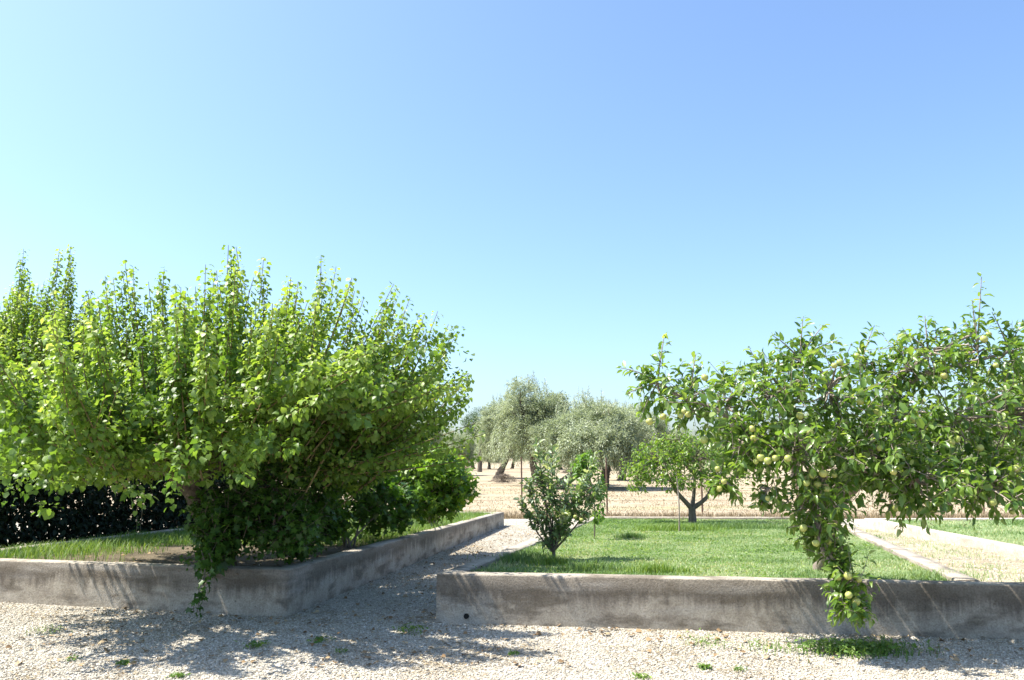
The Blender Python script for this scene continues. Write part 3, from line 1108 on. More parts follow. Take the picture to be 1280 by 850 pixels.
b0 = at(450, 683, .38)
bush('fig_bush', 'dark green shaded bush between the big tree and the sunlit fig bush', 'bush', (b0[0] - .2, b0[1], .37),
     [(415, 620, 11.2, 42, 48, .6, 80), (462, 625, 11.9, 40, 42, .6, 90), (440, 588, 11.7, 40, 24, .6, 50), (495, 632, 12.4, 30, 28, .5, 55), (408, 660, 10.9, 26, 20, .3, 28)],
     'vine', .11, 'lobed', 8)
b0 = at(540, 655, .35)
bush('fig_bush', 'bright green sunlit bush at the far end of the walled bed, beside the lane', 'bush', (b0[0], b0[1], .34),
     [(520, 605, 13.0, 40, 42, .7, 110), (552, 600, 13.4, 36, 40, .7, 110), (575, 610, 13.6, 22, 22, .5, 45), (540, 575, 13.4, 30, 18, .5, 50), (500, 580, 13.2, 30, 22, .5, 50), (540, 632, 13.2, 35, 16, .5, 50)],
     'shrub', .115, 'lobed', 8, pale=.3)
# small light weeds under the dark bush
for px, py, lab in ((425, 668, 'light green leafy weed under the dark bush, nearer the wall corner'), (460, 662, 'light green leafy weed under the dark bush, farther along the wall')):
    p = at(px, py + 12, .36)
    bush('leafy_weed', lab, 'weed', (p[0], p[1], .35), [(px, py, p[1], 14, 12, .12, 26)], 'weed', .07, 'ellipse', 7, .14, stems=3, trunk_r=.004, group='pale weeds under the bush')

# ------------------------------------------------------------------ apple trees
def apple_mesh():
    prof = [(0, -.74), (.3, -.86), (.7, -.62), (.97, -.1), (.92, .4), (.6, .78), (.25, .8), (0, .62)]
    g = Geo()
    n = 12
    V, F = [], []
    for r_, z in prof:
        V += [(r_ * math.cos(k * 2 * math.pi / n), r_ * math.sin(k * 2 * math.pi / n), z) for k in range(n)]
    for j in range(len(prof) - 1):
        F += [(j * n + k, j * n + (k + 1) % n, (j + 1) * n + (k + 1) % n, (j + 1) * n + k) for k in range(n)]
    g.add(np.array(V) * .032, F)
    add_tube(g, [(0, 0, .02), (.004, 0, .035), (.002, .003, .055)], [.0018, .0015, .0015], 5)
    return g.mesh('apple', M['apple'], True)


APPLE = apple_mesh()


def add_apples(t, pts):
    off = np.array(t.location)
    for p in pts:
        o = bpy.data.objects.new('apple', APPLE)
        COL.objects.link(o)
        o.parent = t
        o.location = p - off
        o.rotation_euler = (random.gauss(0, .35), random.gauss(0, .35), random.uniform(0, 6))
        s_ = random.uniform(.75, 1.15)
        o.scale = (s_, s_, s_)


abase = at(1026, 710, .42)
t = thing('apple_tree', 'apple tree heavy with pale green apples, a branch drooping over the wall', 'tree', (abase[0], abase[1], lawn_z(abase[1])))
gl, gs, gt = Geo(), Geo(), Geo()
AD = .16
AB = [  # px, py, d, rx px, rz px, rd m, twigs
    (822, 478, 7.3, 40, 42, .35, 26), (862, 500, 7.2, 40, 42, .5, 44), (905, 505, 7.1, 50, 48, .65, 80), (965, 495, 7.0, 55, 50, .75, 105), (1035, 490, 7.0, 60, 55, .8, 115),
    (1005, 560, 6.8, 75, 45, .75, 150), (935, 558, 6.85, 42, 36, .55, 70), (1075, 560, 6.85, 60, 50, .75, 120), (1120, 525, 7.1, 60, 48, .8, 95), (1190, 520, 7.2, 70, 70, .8, 135),
    (1265, 520, 7.3, 60, 85, .8, 120), (1330, 520, 7.4, 60, 80, .8, 70), (1140, 600, 6.7, 55, 42, .55, 115), (1225, 605, 6.8, 60, 38, .55, 95), (1290, 600, 6.9, 45, 42, .5, 55),
    (1020, 625, 6.75, 48, 30, .45, 85), (1024, 662, 6.65, 32, 24, .25, 40), (1036, 690, 6.6, 22, 20, .16, 24), (1060, 722, 6.45, 24, 22, .15, 34), (1066, 750, 6.42, 26, 18, .15, 30),
    (1160, 440, 7.25, 55, 30, .45, 40), (1222, 440, 7.3, 45, 40, .5, 34), (905, 600, 6.8, 14, 20, .18, 14), (960, 612, 6.8, 20, 22, .2, 14), (1262, 440, 7.3, 30, 40, .4, 20),
    (1075, 460, 7.2, 30, 28, .35, 18), (1000, 450, 7.1, 45, 30, .4, 34), (1138, 462, 7.05, 40, 22, .25, 30)]
AB = [(a_, b_, c_ + AD, d_, e_, f_, int(g_ * (.56 if a_ < 1100 else .76))) for (a_, b_, c_, d_, e_, f_, g_) in AB]
for (px, py, d, rx, rz, rd, n) in AB:
    k = d / F_PX
    twig_blob(gl, gs, atd(px, py, d), (rx * k, rd, rz * k), n, 9, .096, 'ellipse', L=.24, droop=.3, inner=.3, up=.3, pet=.02, tip_pale=.3, along=.5)
# long shoots that break the outline
TIPA = [(831, 417, 7.3), (776, 460, 7.3), (783, 492, 7.2), (870, 442, 7.2), (808, 462, 7.3), (905, 452, 7.1), (937, 436, 7.0), (965, 419, 7.0), (1004, 396, 7.1), (1030, 406, 7.2), (1048, 425, 7.0), (1093, 407, 7.2),
        (1075, 432, 7.0), (1128, 415, 7.3), (1156, 395, 7.3), (1120, 425, 7.1), (1227, 346, 7.3), (1215, 375, 7.2), (1240, 390, 7.3), (1205, 400, 7.4), (1276, 407, 7.4), (1262, 420, 7.3), (1180, 410, 7.2),
        (800, 522, 7.2), (890, 610, 6.8), (1090, 775, 6.4), (1040, 776, 6.42), (1072, 782, 6.4), (1160, 660, 6.7), (1125, 662, 6.7), (1250, 650, 6.8), (1215, 640, 6.8), (985, 660, 6.6), (1065, 605, 6.7),
        (1298, 640, 6.9), (845, 545, 7.2), (950, 635, 6.8), (925, 625, 6.8)]
E = np.array([atd(px, py, d + AD) for (px, py, d) in TIPA])
cen = np.array([atd(px, py, d) for (px, py, d, *_r) in AB])
j = np.argmin(((E[:, None] - cen[None]) ** 2).sum(-1), 1)
B = cen[j]
Cc = (B + E) / 2 + np.where((E[:, 2:] > B[:, 2:]), 1, .3) * np.array([0, 0, .05])
add_stems(gs, B, Cc, E, .009, .003, 4, 5)
shoot_leaves(gl, B, Cc, E, 24, .085, 'ellipse', s0=.1, pet=.02, droop=.2, along=.6, tip=.7, tip_pale=.3)
# trunk and limbs
tr = np.array([abase[0], abase[1], lawn_z(abase[1]) - .03])
fork = atd(1040, 640, 8.2)
add_tube(gt, [tr, tr * .5 + fork * .5 + np.array([.03, 0, 0]), fork], [.095, .075, .07], 10, .1)
LIMBS = [[(1060, 590, 7.8), (1085, 540, 7.4), (1122, 478, 7.2), (1160, 445, 7.2), (1222, 415, 7.3)],
         [(1080, 590, 7.8), (1140, 540, 7.5), (1200, 525, 7.3), (1280, 510, 7.3), (1330, 520, 7.4)],
         [(1030, 590, 7.7), (1010, 540, 7.3), (985, 500, 7.1), (965, 470, 7.0)],
         [(1010, 600, 7.7), (960, 560, 7.2), (900, 515, 7.1), (850, 495, 7.2), (812, 475, 7.3)],
         [(1020, 610, 7.5), (1000, 575, 7.0), (930, 565, 6.85)],
         [(1035, 610, 7.4), (1025, 600, 6.9), (1020, 640, 6.7), (1030, 690, 6.6), (1058, 728, 6.45), (1064, 758, 6.42)],
         [(1075, 600, 7.6), (1125, 590, 7.0), (1150, 605, 6.7)], [(1085, 600, 7.6), (1170, 585, 7.1), (1230, 600, 6.8), (1290, 600, 6.9)],
         [(1050, 580, 7.6), (1050, 530, 7.2), (1035, 480, 7.0), (1005, 430, 7.1)],
         [(1110, 500, 7.3), (1150, 470, 7.25), (1205, 455, 7.3), (1262, 440, 7.3)]]
for li, pl in enumerate(LIMBS):
    pp = ([fork - np.array([0, 0, .05])] if li < 9 else []) + [atd(a_, b_, c_ + AD) for (a_, b_, c_) in pl]
    add_tube(gt, pp, np.linspace(.042, .010, len(pp)), 7, .08)
obj('trunk', rel(gt, t), M['bark_pale'], t, True)
obj('twigs', rel(gs, t), M['bark_pale'], t)
obj('crown', rel(gl, t), M['apple_leaf'], t)
APX = [(945, 577), (951, 572), (960, 576), (969, 573), (985, 573), (940, 536), (942, 548), (1012, 540), (855, 514), (851, 520), (860, 518), (812, 527), (829, 521), (1050, 453), (1043, 457), (1071, 446), (1230, 424), (1236, 418),
       (1245, 457), (1140, 525), (1160, 630), (1153, 637), (1166, 638), (1120, 635), (1008, 604), (1015, 594), (1029, 592), (1043, 594), (1022, 606), (1034, 612), (960, 623), (905, 602), (899, 611), (897, 586), (1004, 660),
       (1020, 679), (1036, 677), (1048, 722), (1060, 720), (1073, 724), (1061, 744), (1070, 752), (1205, 592), (1241, 628), (1271, 586), (1250, 531), (1189, 553), (1196, 549), (870, 482), (881, 472), (1095, 515), (1075, 502),
       (1117, 590), (1225, 560), (1180, 470), (1000, 520), (920, 520), (1265, 640), (880, 550), (1100, 560)]
pts = []
for px, py in APX:
    best, bd_ = 7.0, 9e9
    for (bx, by, d, rx, rz, rd, n) in AB:
        q = ((px - bx) / rx) ** 2 + ((py - by) / rz) ** 2
        if q < 1:
            dd = d - rd * math.sqrt(1 - q) * .74
            if dd < bd_:
                bd_ = dd
    pts.append(atd(px, py, (bd_ if bd_ < 9e8 else best) + random.uniform(-.06, .06)))
add_apples(t, pts)

# second apple tree farther right
t = thing('apple_tree', 'farther apple tree at the photo\'s right edge, behind the fruiting one', 'tree', (8.3, 11.6, .4))
gl, gs, gt = Geo(), Geo(), Geo()
for (px, py, d, rx, rz, rd, n) in ((1270, 500, 11.4, 70, 55, .9, 150), (1340, 480, 11.5, 70, 70, 1.0, 150), (1400, 510, 11.6, 60, 60, .9, 90), (1300, 440, 11.6, 45, 30, .6, 50), (1240, 540, 11.2, 40, 35, .6, 60)):
    k = d / F_PX
    twig_blob(gl, gs, atd(px, py, d), (rx * k, rd, rz * k), n, 9, .095, 'ellipse', L=.28, droop=.35, tip_pale=.2)
    e = atd(px, py, d)
    add_tube(gt, [(8.35, 11.6, 1.2), np.array([8.35, 11.6, 1.2]) * .5 + e * .5 + np.array([0, 0, .1]), e], [.07, .05, .015], 7, .08)
add_tube(gt, [(8.3, 11.6, .36), (8.25, 11.6, .8), (8.35, 11.6, 1.25)], [.1, .085, .08], 9, .1)
obj('trunk', rel(gt, t), M['bark_pale'], t, True)
obj('twigs', rel(gs, t), M['bark_pale'], t)
obj('crown', rel(gl, t), M['apple_leaf'], t)

# young goblet-shaped apple tree near the lawn corner
yb = at(691, 697, .42)
yz = lawn_z(yb[1])
t = thing('young_apple_tree', 'small young apple tree with silvery green leaves near the lawn corner', 'tree', (yb[0], yb[1], yz))
gl, gs = Geo(), Geo()
d0 = yb[1]
for (px, py, dd, rx, rz, rd, n, s_) in ((689, 672, 0, 13, 18, .12, 36, .06), (697, 652, 0, 17, 18, .16, 24, .06), (676, 652, -.05, 12, 18, .12, 18, .06), (707, 662, -.1, 12, 16, .12, 16, .06), (682, 630, -.08, 20, 22, .2, 34, .066), (713, 632, 0, 24, 22, .25, 48, .066), (664, 615, .05, 12, 16, .16, 14, .066), (736, 612, .1, 14, 20, .18, 22, .066),
                                        (700, 607, .1, 22, 12, .2, 12, .066), (678, 590, 0, 11, 22, .1, 16, .066)):
    k = d0 / F_PX
    twig_blob(gl, gs, atd(px, py, d0 + dd), (rx * k, rd, rz * k), max(6, int(n * .62)), 8, s_ * 1.1, 'ellipse', L=.18, droop=.15, pet=.012, along=.5, tip_pale=.25, up=.5)
yt = np.array([yb[0], yb[1], yz - .02])
SH = [(672, 550, 0), (690, 556, .05), (684, 575, -.1), (746, 564, .1), (738, 580, 0), (660, 600, .1), (728, 600, -.15), (713, 590, .2), (752, 605, 0), (705, 640, -.25), (650, 622, 0)]
E = np.array([atd(px, py, d0 + dd) for px, py, dd in SH])
B = yt[None] * .72 + E * .28
B[:, 2] = yt[2] + (E[:, 2] - yt[2]) * .32
Cc = (B + E) / 2 + (E - B) * np.array([.06, .05, -.03])
for rep_ in range(2):
    jj = rng.normal(size=E.shape) * .02 * rep_
    shoot_leaves(gl, B, Cc + jj, E + jj - np.array([0, 0, .06 * rep_]), 34, .085, 'ellipse', s0=.25, pet=.012, droop=.0, along=.75, tip=.85, tip_pale=.4, jitter=.25)
for b_, e_, c_ in zip(B, E, Cc):
    add_tube(gs, [yt + np.array([0, 0, .12]), b_, c_, e_], [.016, .011, .008, .003], 6, .05)
add_tube(gs, [yt, yt + np.array([.012, 0, .1]), yt + np.array([0, 0, .24])], [.026, .022, .018], 8, .06)
obj('stems', rel(gs, t), M['bark'], t, True)
obj('leaves', rel(gl, t), M['young_leaf'], t)
add_apples(t, [atd(711, 643, d0 - .26), atd(719, 646, d0 - .26), atd(727, 650, d0 - .24)])

# thin peach sapling behind it
pb = at(743, 670, .40)
pz = lawn_z(pb[1])
t = thing('peach_sapling', 'thin sapling with bright green leaves and bare stem behind the young apple tree', 'tree', (pb[0], pb[1], pz))
gl, gs = Geo(), Geo()
for (px, py, rx, rz, n) in ((731, 582, 13, 17, 42), (728, 596, 9, 9, 14), (750, 612, 7, 24, 22), (746, 640, 5, 10, 8)):
    k = pb[1] / F_PX
    twig_blob(gl, gs, atd(px, py, pb[1]), (rx * k, .15, rz * k), n, 8, .085, 'ellipse', L=.14, droop=.45, inner=.2)
add_tube(gs, [(pb[0], pb[1], pz - .03), atd(743, 630, pb[1]), atd(738, 600, pb[1]), atd(732, 572, pb[1])], [.011, .01, .008, .004], 6, .04)
obj('stem', rel(gs, t), M['bark'], t, True)
obj('leaves', rel(gl, t), M['peach'], t)

# citrus tree at the back of the lawn
cb = at(866, 650, .36)
t = thing('citrus_tree', 'small rounded fruit tree with a forked dark trunk at the back of the lawn', 'tree', (cb[0], cb[1], lawn_z(cb[1])))
gl, gs, gt = Geo(), Geo(), Geo()
d0 = cb[1]
for (px, py, dd, rx, rz, rd, n) in ((825, 575, 0, 40, 28, .6, 75), (868, 572, 0, 40, 28, .7, 80), (798, 590, .1, 22, 22, .4, 32), (905, 578, .1, 34, 30, .6, 65), (842, 600, -.3, 32, 12, .5, 30), (848, 550, .1, 32, 12, .5, 24), (893, 600, 0, 24, 12, .4, 16)):
    k = d0 / F_PX
    twig_blob(gl, gs, atd(px, py, d0 + dd), (rx * k, rd, rz * k), int(n * 1.3), 9, .092, 'ellipse', L=.3, droop=.4, tip_pale=.3)
cf = atd(865, 634, d0)
cz0 = np.array([cb[0], cb[1], lawn_z(cb[1]) - .03])
add_tube(gt, [cz0, cf], [.085, .07], 9, .08)
for pl in ([(848, 617, d0 - .1), (832, 590, d0 - .1), (820, 565, d0)], [(884, 621, d0), (895, 595, d0 + .1), (905, 570, d0)], [(868, 610, d0 + .3), (868, 570, d0 + .2)]):
    pp = [cf - np.array([0, 0, .03])] + [atd(*p) for p in pl]
    add_tube(gt, pp, np.linspace(.055, .012, len(pp)), 7, .07)
obj('trunk', rel(gt, t), M['bark'], t, True)
obj('twigs', rel(gs, t), M['bark'], t)
obj('crown', rel(gl, t), M['citrus'], t)

# thin stake by the citrus tree
sb = at(849, 663, .36)
g = Geo()
e = atd(846, 596, sb[1])
add_tube(g, [(sb[0], sb[1], .3), (sb[0] + .01, sb[1], .8), e], [.012, .011, .009], 6, .1)
tag(obj('garden_stake', g, M['bark_pale']), 'thin bare stick stuck in the lawn in front of the forked fruit tree', 'stake')


# ------------------------------------------------------------------ weeds and tufts
def tuft(label, px, py, z, n, h, spread, mat='grass', group=None, lo=0, hi=1, name='grass_tuft', cat='grass tuft', w=.0035):
    p = at(px, py, z)
    g = Geo()
    xy = rng.normal(size=(n, 2)) * np.asarray(spread)
    P = np.column_stack([xy, np.full(n, -.015)])
    fall = np.exp(-.5 * (xy ** 2 / (np.asarray(spread) * 1.2) ** 2).sum(1))
    add_blades(g, P, h * rng.uniform(.4, 1.1, n) * (.45 + .55 * fall), w, .7, rng.uniform(lo, hi, n))
    return tag(obj(name, g, M[mat], loc=(p[0], p[1], z)), label, cat, group)


LT = 'taller grass tufts on the lawn'
tuft('dark tall grass clump between the young apple tree and the front wall', 742, 712, .41, 800, .15, (.24, .10), 'grass', LT, 0, .35)
tuft('dark grass clump on the lane side of the young apple tree', 655, 700, .41, 700, .15, (.22, .16), 'grass', LT, 0, .35)
tuft('yellow-green tall grass tuft against the front wall, right of the young apple tree', 822, 716, .41, 700, .16, (.20, .08), 'weed', LT, .5, 1)
tuft('grass tuft at the foot of the young apple tree', 692, 704, .41, 500, .13, (.12, .08), 'weed', LT, .4, 1)
tuft('dark bushy weed standing alone in the middle of the lawn', 788, 671, .37, 500, .12, (.13, .08), 'grass', LT, 0, .2)
tuft('long yellowish grass under the forked fruit tree beside the stick', 845, 662, .35, 1500, .17, (.42, .14), 'weed', LT, .5, 1)
tuft('dark long grass in the shade right of the forked fruit tree', 910, 659, .35, 2200, .15, (.75, .16), 'grass', LT, 0, .35)
tuft('bright grass tuft where the lawn meets the dirt lane wall', 1165, 722, .41, 800, .12, (.28, .12), 'grass', LT, .3, .8)
LN = 'green weeds in the dirt lane'
tuft('green weed clump in the dirt lane, midway along', 1090, 676, .15, 400, .16, (.18, .22), 'weed', LN, .2, .7, 'weed', 'weed')
tuft('low green weed mat in the dirt lane beside the lawn wall', 1186, 702, .27, 500, .05, (.18, .16), 'weed', LN, .4, .9, 'weed', 'weed')
tuft('low green weed mat in the dirt lane near the front wall end', 1218, 712, .3, 400, .05, (.16, .12), 'weed', LN, .4, .9, 'weed', 'weed')

# tall weed with a dry stalk by the hedge-side wall
p = at(170, 672, .40)
t = thing('tall_weed', 'tall thin green weed with a dry seed stalk beside the wall near the hedge', 'weed', tuple(p))
gl, gs = Geo(), Geo()
e = atd(172, 645, p[1])
B, E = p[None] * 1.0, e[None]
shoot_leaves(gl, B, (B + E) / 2, E, 14, .045, 'ellipse', s0=.1, pet=.01)
add_tube(gs, [p, (p + e) / 2, e], [.004, .003, .002], 5)
e2 = atd(178, 637, p[1])
q0 = p + np.array([.05, 0, 0])
add_tube(gs, [q0, (q0 + e2) / 2, e2], [.003, .002, .004], 5)
obj('leaves', rel(gl, t), M['weed'], t)
obj('stalk', rel(gs, t), M['straw'], t)


def sprig(label, px, py, n, size, spread, group, mat='weed'):
    p = at(px, py, .004)
    g = Geo()
    a = rng.uniform(0, 6.28, n)
    P = np.column_stack([rng.normal(size=(n, 2)) * spread, rng.uniform(.003, .05, n) * min(1, spread * 14)])
    A = np.column_stack([np.cos(a), np.sin(a), rng.uniform(0, .9, n)])
    add_leaves(g, P, A, np.array([0, 0, 1.]) + rng.normal(size=(n, 3)) * .4, size * rng.uniform(.6, 1.2, n), 'ellipse', rng.uniform(.1, 1, n))
    k = n // 2
    add_blades(g, np.column_stack([rng.normal(size=(k, 2)) * spread, np.zeros(k)]), rng.uniform(.01, .05, k), .003, .8, rng.uniform(.3, 1, k))
    return tag(obj('weed', g, M[mat], loc=tuple(p)), label, 'weed', group)


GW = 'small weeds in the gravel'
sprig('tiny green weed sprig in the gravel below the drain hole', 641, 818, 26, .03, .02, GW)
sprig('pale flat weed mat in the gravel left of the big tree shadow', 60, 790, 90, .02, .09, GW)
sprig('small green weed at the gravel edge below the left wall end', 91, 825, 26, .03, .03, GW)
sprig('bright yellowish weed at the lower edge of the tree shadow', 157, 830, 40, .03, .025, GW)
sprig('bright weed in open gravel nearest the camera below the tree shadow', 223, 846, 40, .035, .03, GW)
sprig('largest green weed in the tree shadow, in front of the wall corner', 318, 809, 60, .04, .05, GW)
sprig('little weed inside the tree shadow between corner and lane', 400, 802, 40, .04, .05, GW)
sprig('green weed spreading at the lane mouth in dappled shade', 512, 790, 70, .04, .08, GW)
sprig('thin weed in gravel between the tree shadow and the drain hole', 425, 815, 30, .03, .03, GW)
sprig('green weed at the bottom edge of the photo in the middle', 800, 847, 40, .035, .03, GW)
sprig('spiky green weed in bright gravel below the lawn wall', 882, 835, 36, .04, .025, GW)
sprig('low weed mat close to the lawn wall, left of the leafy weed patch', 880, 804, 110, .025, .11, GW)
sprig('thin pale weed mat by the wall just left of the leafy weed patch', 955, 810, 110, .025, .13, GW)
sprig('dry-looking weed near the lower edge, below the wall mat', 925, 838, 24, .03, .03, GW)

# leafy weed patch under the drooping apple branch
p = at(1070, 815, 0)
t = tag(obj('weed_patch', (lambda g: g)(Geo()) if False else (lambda: (lambda g: (
    add_leaves(g, np.column_stack([rng.normal(size=900) * .22, rng.normal(size=900) * .10, rng.uniform(.01, .08, 900)]),
               np.column_stack([rng.normal(size=(900, 2)), rng.uniform(-.2, .8, 900)]), np.array([0, 0, 1.]) + rng.normal(size=(900, 3)) * .5,
               rng.uniform(.02, .05, 900), 'ellipse', rng.uniform(.3, 1, 900)),
    add_blades(g, np.column_stack([rng.normal(size=(500, 2)) * np.array([.28, .14]), np.zeros(500)]), rng.uniform(.04, .10, 500), .004, .6, rng.uniform(0, .8, 500)), g)[2])(Geo()))(),
    M['weed'], loc=tuple(p)), 'leafy green weed patch at the wall foot under the drooping apple branch', 'weed patch')

# ------------------------------------------------------------------ fence
t = thing('fence', 'rusty post and wire fence between the garden and the dry olive field', 'fence', (0, 22, 0))
FY = at(653, 643, 0)[1]
px_posts = [(-3.95, 1.62), (-1.49, 1.66), (.285, 1.62), (2.72, 1.60), (5.45, 1.6), (8.2, 1.62), (10.9, 1.6), (13.6, 1.6), (-6.5, 1.6), (-9.2, 1.6)]
for x, h in px_posts:
    g = Geo()
    y = FY + .02 * x
    s_ = .022
    lean = random.gauss(0, .015)
    # angle iron: an L section
    sec = [(-s_, -s_), (s_, -s_), (s_, -s_ + .012), (-s_ + .012, -s_ + .012), (-s_ + .012, s_), (-s_, s_)]
    V = [(x + a, y + b, -.1) for a, b in sec] + [(x + a + lean, y + b, h) for a, b in sec]
    g.add(V, [(k, (k + 1) % 6, 6 + (k + 1) % 6, 6 + k) for k in range(6)])
    g.add([V[k] for k in range(6, 12)], [(0, 1, 2, 3), (0, 3, 4, 5)])
    obj('post', rel(g, t), M['rust'], t)
g = Geo()
for z in (.12, .4, .68, .96, 1.24, 1.52):
    add_tube(g, [(x, FY + .02 * x - .024, z + .015 * math.sin(x * 1.7)) for x in np.arange(-9.2, 13.7, 2.0)], [.0016] * 12, 4)
obj('wire', rel(g, t), M['wire'], t)

# ------------------------------------------------------------------ olive trees
def olive(seed, label, group, loc, h, r, lean, name='olive_tree', dense=1.0, bare=False):
    """gnarled leaning trunk, four limbs, drooping silvery crown; built at the origin"""
    global rng
    keep = rng
    rng = np.random.default_rng(seed)
    random.seed(seed)
    t = thing(name, label, 'tree', loc, group)
    gl, gt = Geo(), Geo()
    f = np.array([lean, 0, h * .24])
    add_tube(gt, [(0, 0, -.1), (lean * .15, .05, h * .04), (lean * .6, -.03, h * .13), f], [.42, .30, .24, .22], 10, .16)
    nb = 11
    for k in range(nb):
        a = k * 2.4 + random.uniform(-.4, .4)
        q = random.uniform(.25, .75) * r
        c = np.array([lean * 1.2 + q * math.cos(a), q * math.sin(a), h * random.uniform(.42, .82)])
        br = np.array([r * random.uniform(.32, .48), r * random.uniform(.32, .48), h * random.uniform(.14, .24)])
        add_tube(gt, [f - np.array([0, 0, .1]), f * .5 + c * .5 + np.array([random.gauss(0, .2), random.gauss(0, .2), .2]), c + np.array([0, 0, br[2] * .5])], [.13, .085, .02], 6, .12)
        n = int(165 * dense)
        P, d = blob_points(c, br, n, .3)
        T = unit(d * np.array([1, 1, .6]) + np.array([0, 0, .3]) + rng.normal(size=(n, 3)) * .45)
        L = rng.uniform(.35, .9, n)[:, None]
        B, E = P - T * L * .4, P + T * L * .6 + np.array([0, 0, -.12]) * rng.uniform(0, 2.5, (n, 1))
        Cc = (B + E) / 2 + np.array([0, 0, .12])
        shoot_leaves(gl, B, Cc, E, 22, .19, 'lance', s0=.0, pet=.05, droop=.1, along=.7, tip=.8, jitter=.45, rnd=rng.uniform(.15, .85) + rng.normal(0, .15, n))
    # weeping lower skirt
    n = int(170 * dense)
    a = rng.uniform(0, 6.28, n)
    q = rng.uniform(.6, 1.0, n) * r
    B = np.column_stack([lean * 1.2 + q * np.cos(a), q * np.sin(a), h * rng.uniform(.28, .55, n)])
    E = B + np.column_stack([np.cos(a) * .25, np.sin(a) * .25, -rng.uniform(.3, 1.0, n)])
    shoot_leaves(gl, B, (B + E) / 2 + np.array([0, 0, .15]), E, 22, .19, 'lance', s0=.0, pet=.05, droop=.4, along=.7, jitter=.4, rnd=rng.uniform(.2, .8, n))
    # upright top shoots
    n = 30
    a = rng.uniform(0, 6.28, n)
    q = rng.uniform(0, .7, n) * r
    B = np.column_stack([lean * 1.2 + q * np.cos(a), q * np.sin(a), h * (.86 - .25 * (q / r) ** 2)])
    E = B + np.column_stack([rng.normal(0, .2, n), rng.normal(0, .2, n), rng.uniform(.5, h * .16 + .4, n)])
    shoot_leaves(gl, B, (B + E) / 2, E, 34, .18, 'lance', s0=.0, pet=.03, droop=0, along=.8, rnd=rng.uniform(.4, 1, n))
    add_stems(gt, B, (B + E) / 2, E, .010, .004, 3, 4)
    if bare:
        n = 26
        c0 = np.array([lean * 1.2 - r * .25, -r * .5, h * .62])
        E = c0 + rand_unit(n) * np.array([.9, .5, .9]) + np.array([0, 0, .6])
        add_stems(gt, np.repeat(f[None], n, 0) * .3 + c0 * .7, np.repeat(c0[None], n, 0), E, .05, .01, 4, 5)
    obj('trunk', gt, M['bark_olive'], t, True)
    obj('crown', gl, M['olive'], t)
    rng = keep
    return t


def gpt(px, d):
    return np.array([(px - 640) / F_PX * d, d, -.02])


OG = 'olive trees in the dry field'
o1 = olive(11, 'leaning olive tree with a dark slanting trunk beside the brown brush pile', OG, gpt(622, 64), 6.6, 2.6, .7)
o2 = olive(12, 'tallest olive tree with bare dead branches inside its crown', OG, gpt(672, 48), 6.4, 2.5, -.3, bare=True)
o3 = olive(13, 'broad olive tree behind the young apple tree, its trunk leaning right', OG, gpt(694, 42), 4.9, 2.7, 1.4, dense=1.3)
o4 = olive(14, 'olive tree whose short thick trunk shows right of the young apple tree', OG, gpt(752, 44), 4.6, 2.3, .2, dense=1.15)
far_lab = 'distant silvery olive tree in the rows beyond the nearer olives'
FARG = 'far olive trees'
srcs = [o1, o2, o3, o4]
mid = [(775, 58, .95, 3, 'olive tree between the two right fence posts with a stubby dark trunk', OG), (805, 62, .9, 1, 'olive tree partly hidden behind the forked fruit tree', OG),
       (545, 74, .85, 2, 'olive tree showing above the sunlit fig bush', OG), (515, 66, .82, 0, 'olive tree between the big tree crown and the sunlit fig bush', OG)]
rr_ = random.Random(3)
for i, (px, d, s_, k, lab, grp) in enumerate(mid):
    c = copy_thing(srcs[k], gpt(px, d), rr_.uniform(-.5, .5), s_)
    tag(c, lab, 'tree', grp)
farpos = [(575, 105), (592, 118), (612, 112), (560, 122), (640, 120), (665, 105), (700, 112), (730, 122), (760, 100), (790, 108), (830, 115), (470, 95), (430, 105), (535, 98), (870, 74), (920, 66), (985, 62),
          (1050, 70), (1120, 66), (1180, 72), (1240, 64), (1290, 75), (900, 112), (960, 105), (1020, 118), (1090, 105), (1150, 120), (1215, 110), (1270, 118), (380, 85), (320, 100), (260, 90), (200, 105), (130, 95), (60, 100), (0, 90),
          (-60, 95), (1340, 95), (1400, 85), (350, 60), (230, 62), (440, 64)]
for i, (px, d) in enumerate(farpos):
    c = copy_thing(srcs[i % 4], gpt(px, d), rr_.uniform(0, 6.28), rr_.uniform(.75, .98))
    tag(c, far_lab, 'tree', FARG)

# dark rounded pine behind the olives
t = thing('pine_tree', 'dark green round-headed tree behind the leaning olive tree', 'tree', tuple(gpt(600, 92)))
gl, gt = Geo(), Geo()
c0 = gpt(600, 92)
for (x, z, r_) in ((0, 6.3, 1.5), (-1.0, 5.6, 1.1), (1.1, 5.5, 1.2), (.4, 5.0, 1.3), (-.3, 4.4, 1.3)):
    twig_blob(gl, None, c0 + np.array([x, random.gauss(0, .4), z]), (r_, r_, r_ * .7), 170, 9, .24, 'lance', L=.4, droop=0)
add_tube(gt, [c0 + np.array([0, 0, -.1]), c0 + np.array([.1, 0, 2.4]), c0 + np.array([0, 0, 5])], [.3, .22, .1], 8, .1)
obj('trunk', rel(gt, t), M['bark_olive'], t, True)
obj('crown', rel(gl, t), M['pine'], t)

# reddish scrub and the yellow bush behind the fig bush
def scrub(label, px, py, d, rx, rz, mat, n, size, name='shrub', cat='shrub'):
    b = gpt(px, d)
    return bush(name, label, cat, tuple(b), [(px, py, d, rx, rz, rx * d / F_PX, n), (px + rx * .6, py + 4, d + .5, rx * .7, rz * .8, rx * d / F_PX, n // 2)], mat, size, 'ellipse', 8, .5, stems=8, trunk_r=.025)


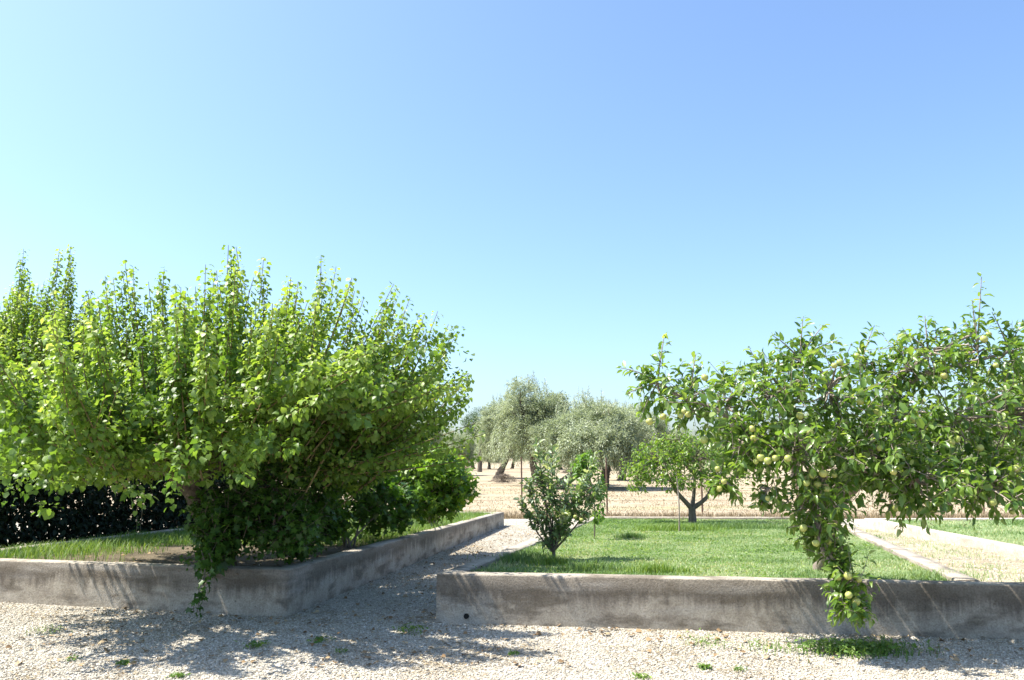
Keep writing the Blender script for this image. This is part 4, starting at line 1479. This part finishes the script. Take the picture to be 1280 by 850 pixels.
scrub('reddish brown twiggy shrub beyond the fence behind the sunlit fig bush', 562, 580, 36, 20, 14, 'oleander', 70, .12)
scrub('yellow leaved bush glimpsed between the big tree and the fig bush', 457, 578, 15.5, 17, 18, 'yellow', 60, .09)

# brush piles of pruned twigs
for px, py, s_, lab in ((630, 604, 1.1, 'brown heap of cut brushwood on the dry field below the leaning olive'), (710, 592, .8, 'small brown brush heap under the broad leaning olive')):
    p = at(px, py, -.02)
    n = 500
    g = Geo()
    d = rand_unit(n) * np.array([1, 1, .35])
    B = rand_unit(n) * np.array([s_, s_ * .7, 0]) * rng.uniform(0, 1, (n, 1)) + np.array([0, 0, .05])
    hgt = .5 * s_ * np.exp(-(B[:, 0] / s_) ** 2 * 2)
    B[:, 2] += rng.uniform(0, 1, n) * hgt
    E = B + d * rng.uniform(.2, .6, (n, 1)) * .8
    E[:, 2] = np.maximum(E[:, 2], 0)
    add_stems(g, B, (B + E) / 2 + np.array([0, 0, .05]), E, .012, .005, 2, 3)
    tag(obj('brush_pile', g, M['bark'], loc=tuple(p)), lab, 'brush pile', 'brush heaps in the olive field')

# ------------------------------------------------------------------ light
SUN_EL = R(58)
SUN_TO = np.array([-1.0, .06])                 # horizontal direction towards the sun
az = math.atan2(SUN_TO[1], SUN_TO[0])
sd_ = Vector((math.cos(az) * math.cos(SUN_EL), math.sin(az) * math.cos(SUN_EL), math.sin(SUN_EL)))
sun = bpy.data.lights.new('sun', 'SUN')
sun.energy = 4.2
sun.angle = R(.53)
sun.color = (1, .948, .865)
so = bpy.data.objects.new('sun', sun)
so.rotation_euler = sd_.to_track_quat('Z', 'Y').to_euler()
so.location = (-20, 5, 30)
COL.objects.link(so)

world = bpy.data.worlds.new('World')
scene.world = world
world.use_nodes = True
nt = world.node_tree
nt.nodes.clear()
sky = nt.nodes.new('ShaderNodeTexSky')
sky.sky_type = 'NISHITA'
sky.sun_disc = False
sky.sun_elevation = SUN_EL
sky.sun_rotation = math.pi / 2 - az            # measured clockwise from +Y
sky.altitude = 50
sky.air_density = 1.0
sky.dust_density = 2.0
sky.ozone_density = 6.0
bg = nt.nodes.new('ShaderNodeBackground')
bg.inputs['Strength'].default_value = .107
wo = nt.nodes.new('ShaderNodeOutputWorld')
nt.links.new(mixc(nt, 1.0, sky.outputs[0], (.985, 1.005, 1.0), 'MULTIPLY'), bg.inputs['Color'])
nt.links.new(bg.outputs[0], wo.inputs['Surface'])

vs = scene.view_settings
vs.view_transform = 'Standard'
vs.look = 'None'
vs.gamma = 1
vs.use_curve_mapping = False
vs.exposure = 1.5
scene.render.engine = 'CYCLES'
scene.cycles.max_bounces = 8
scene.cycles.transparent_max_bounces = 4
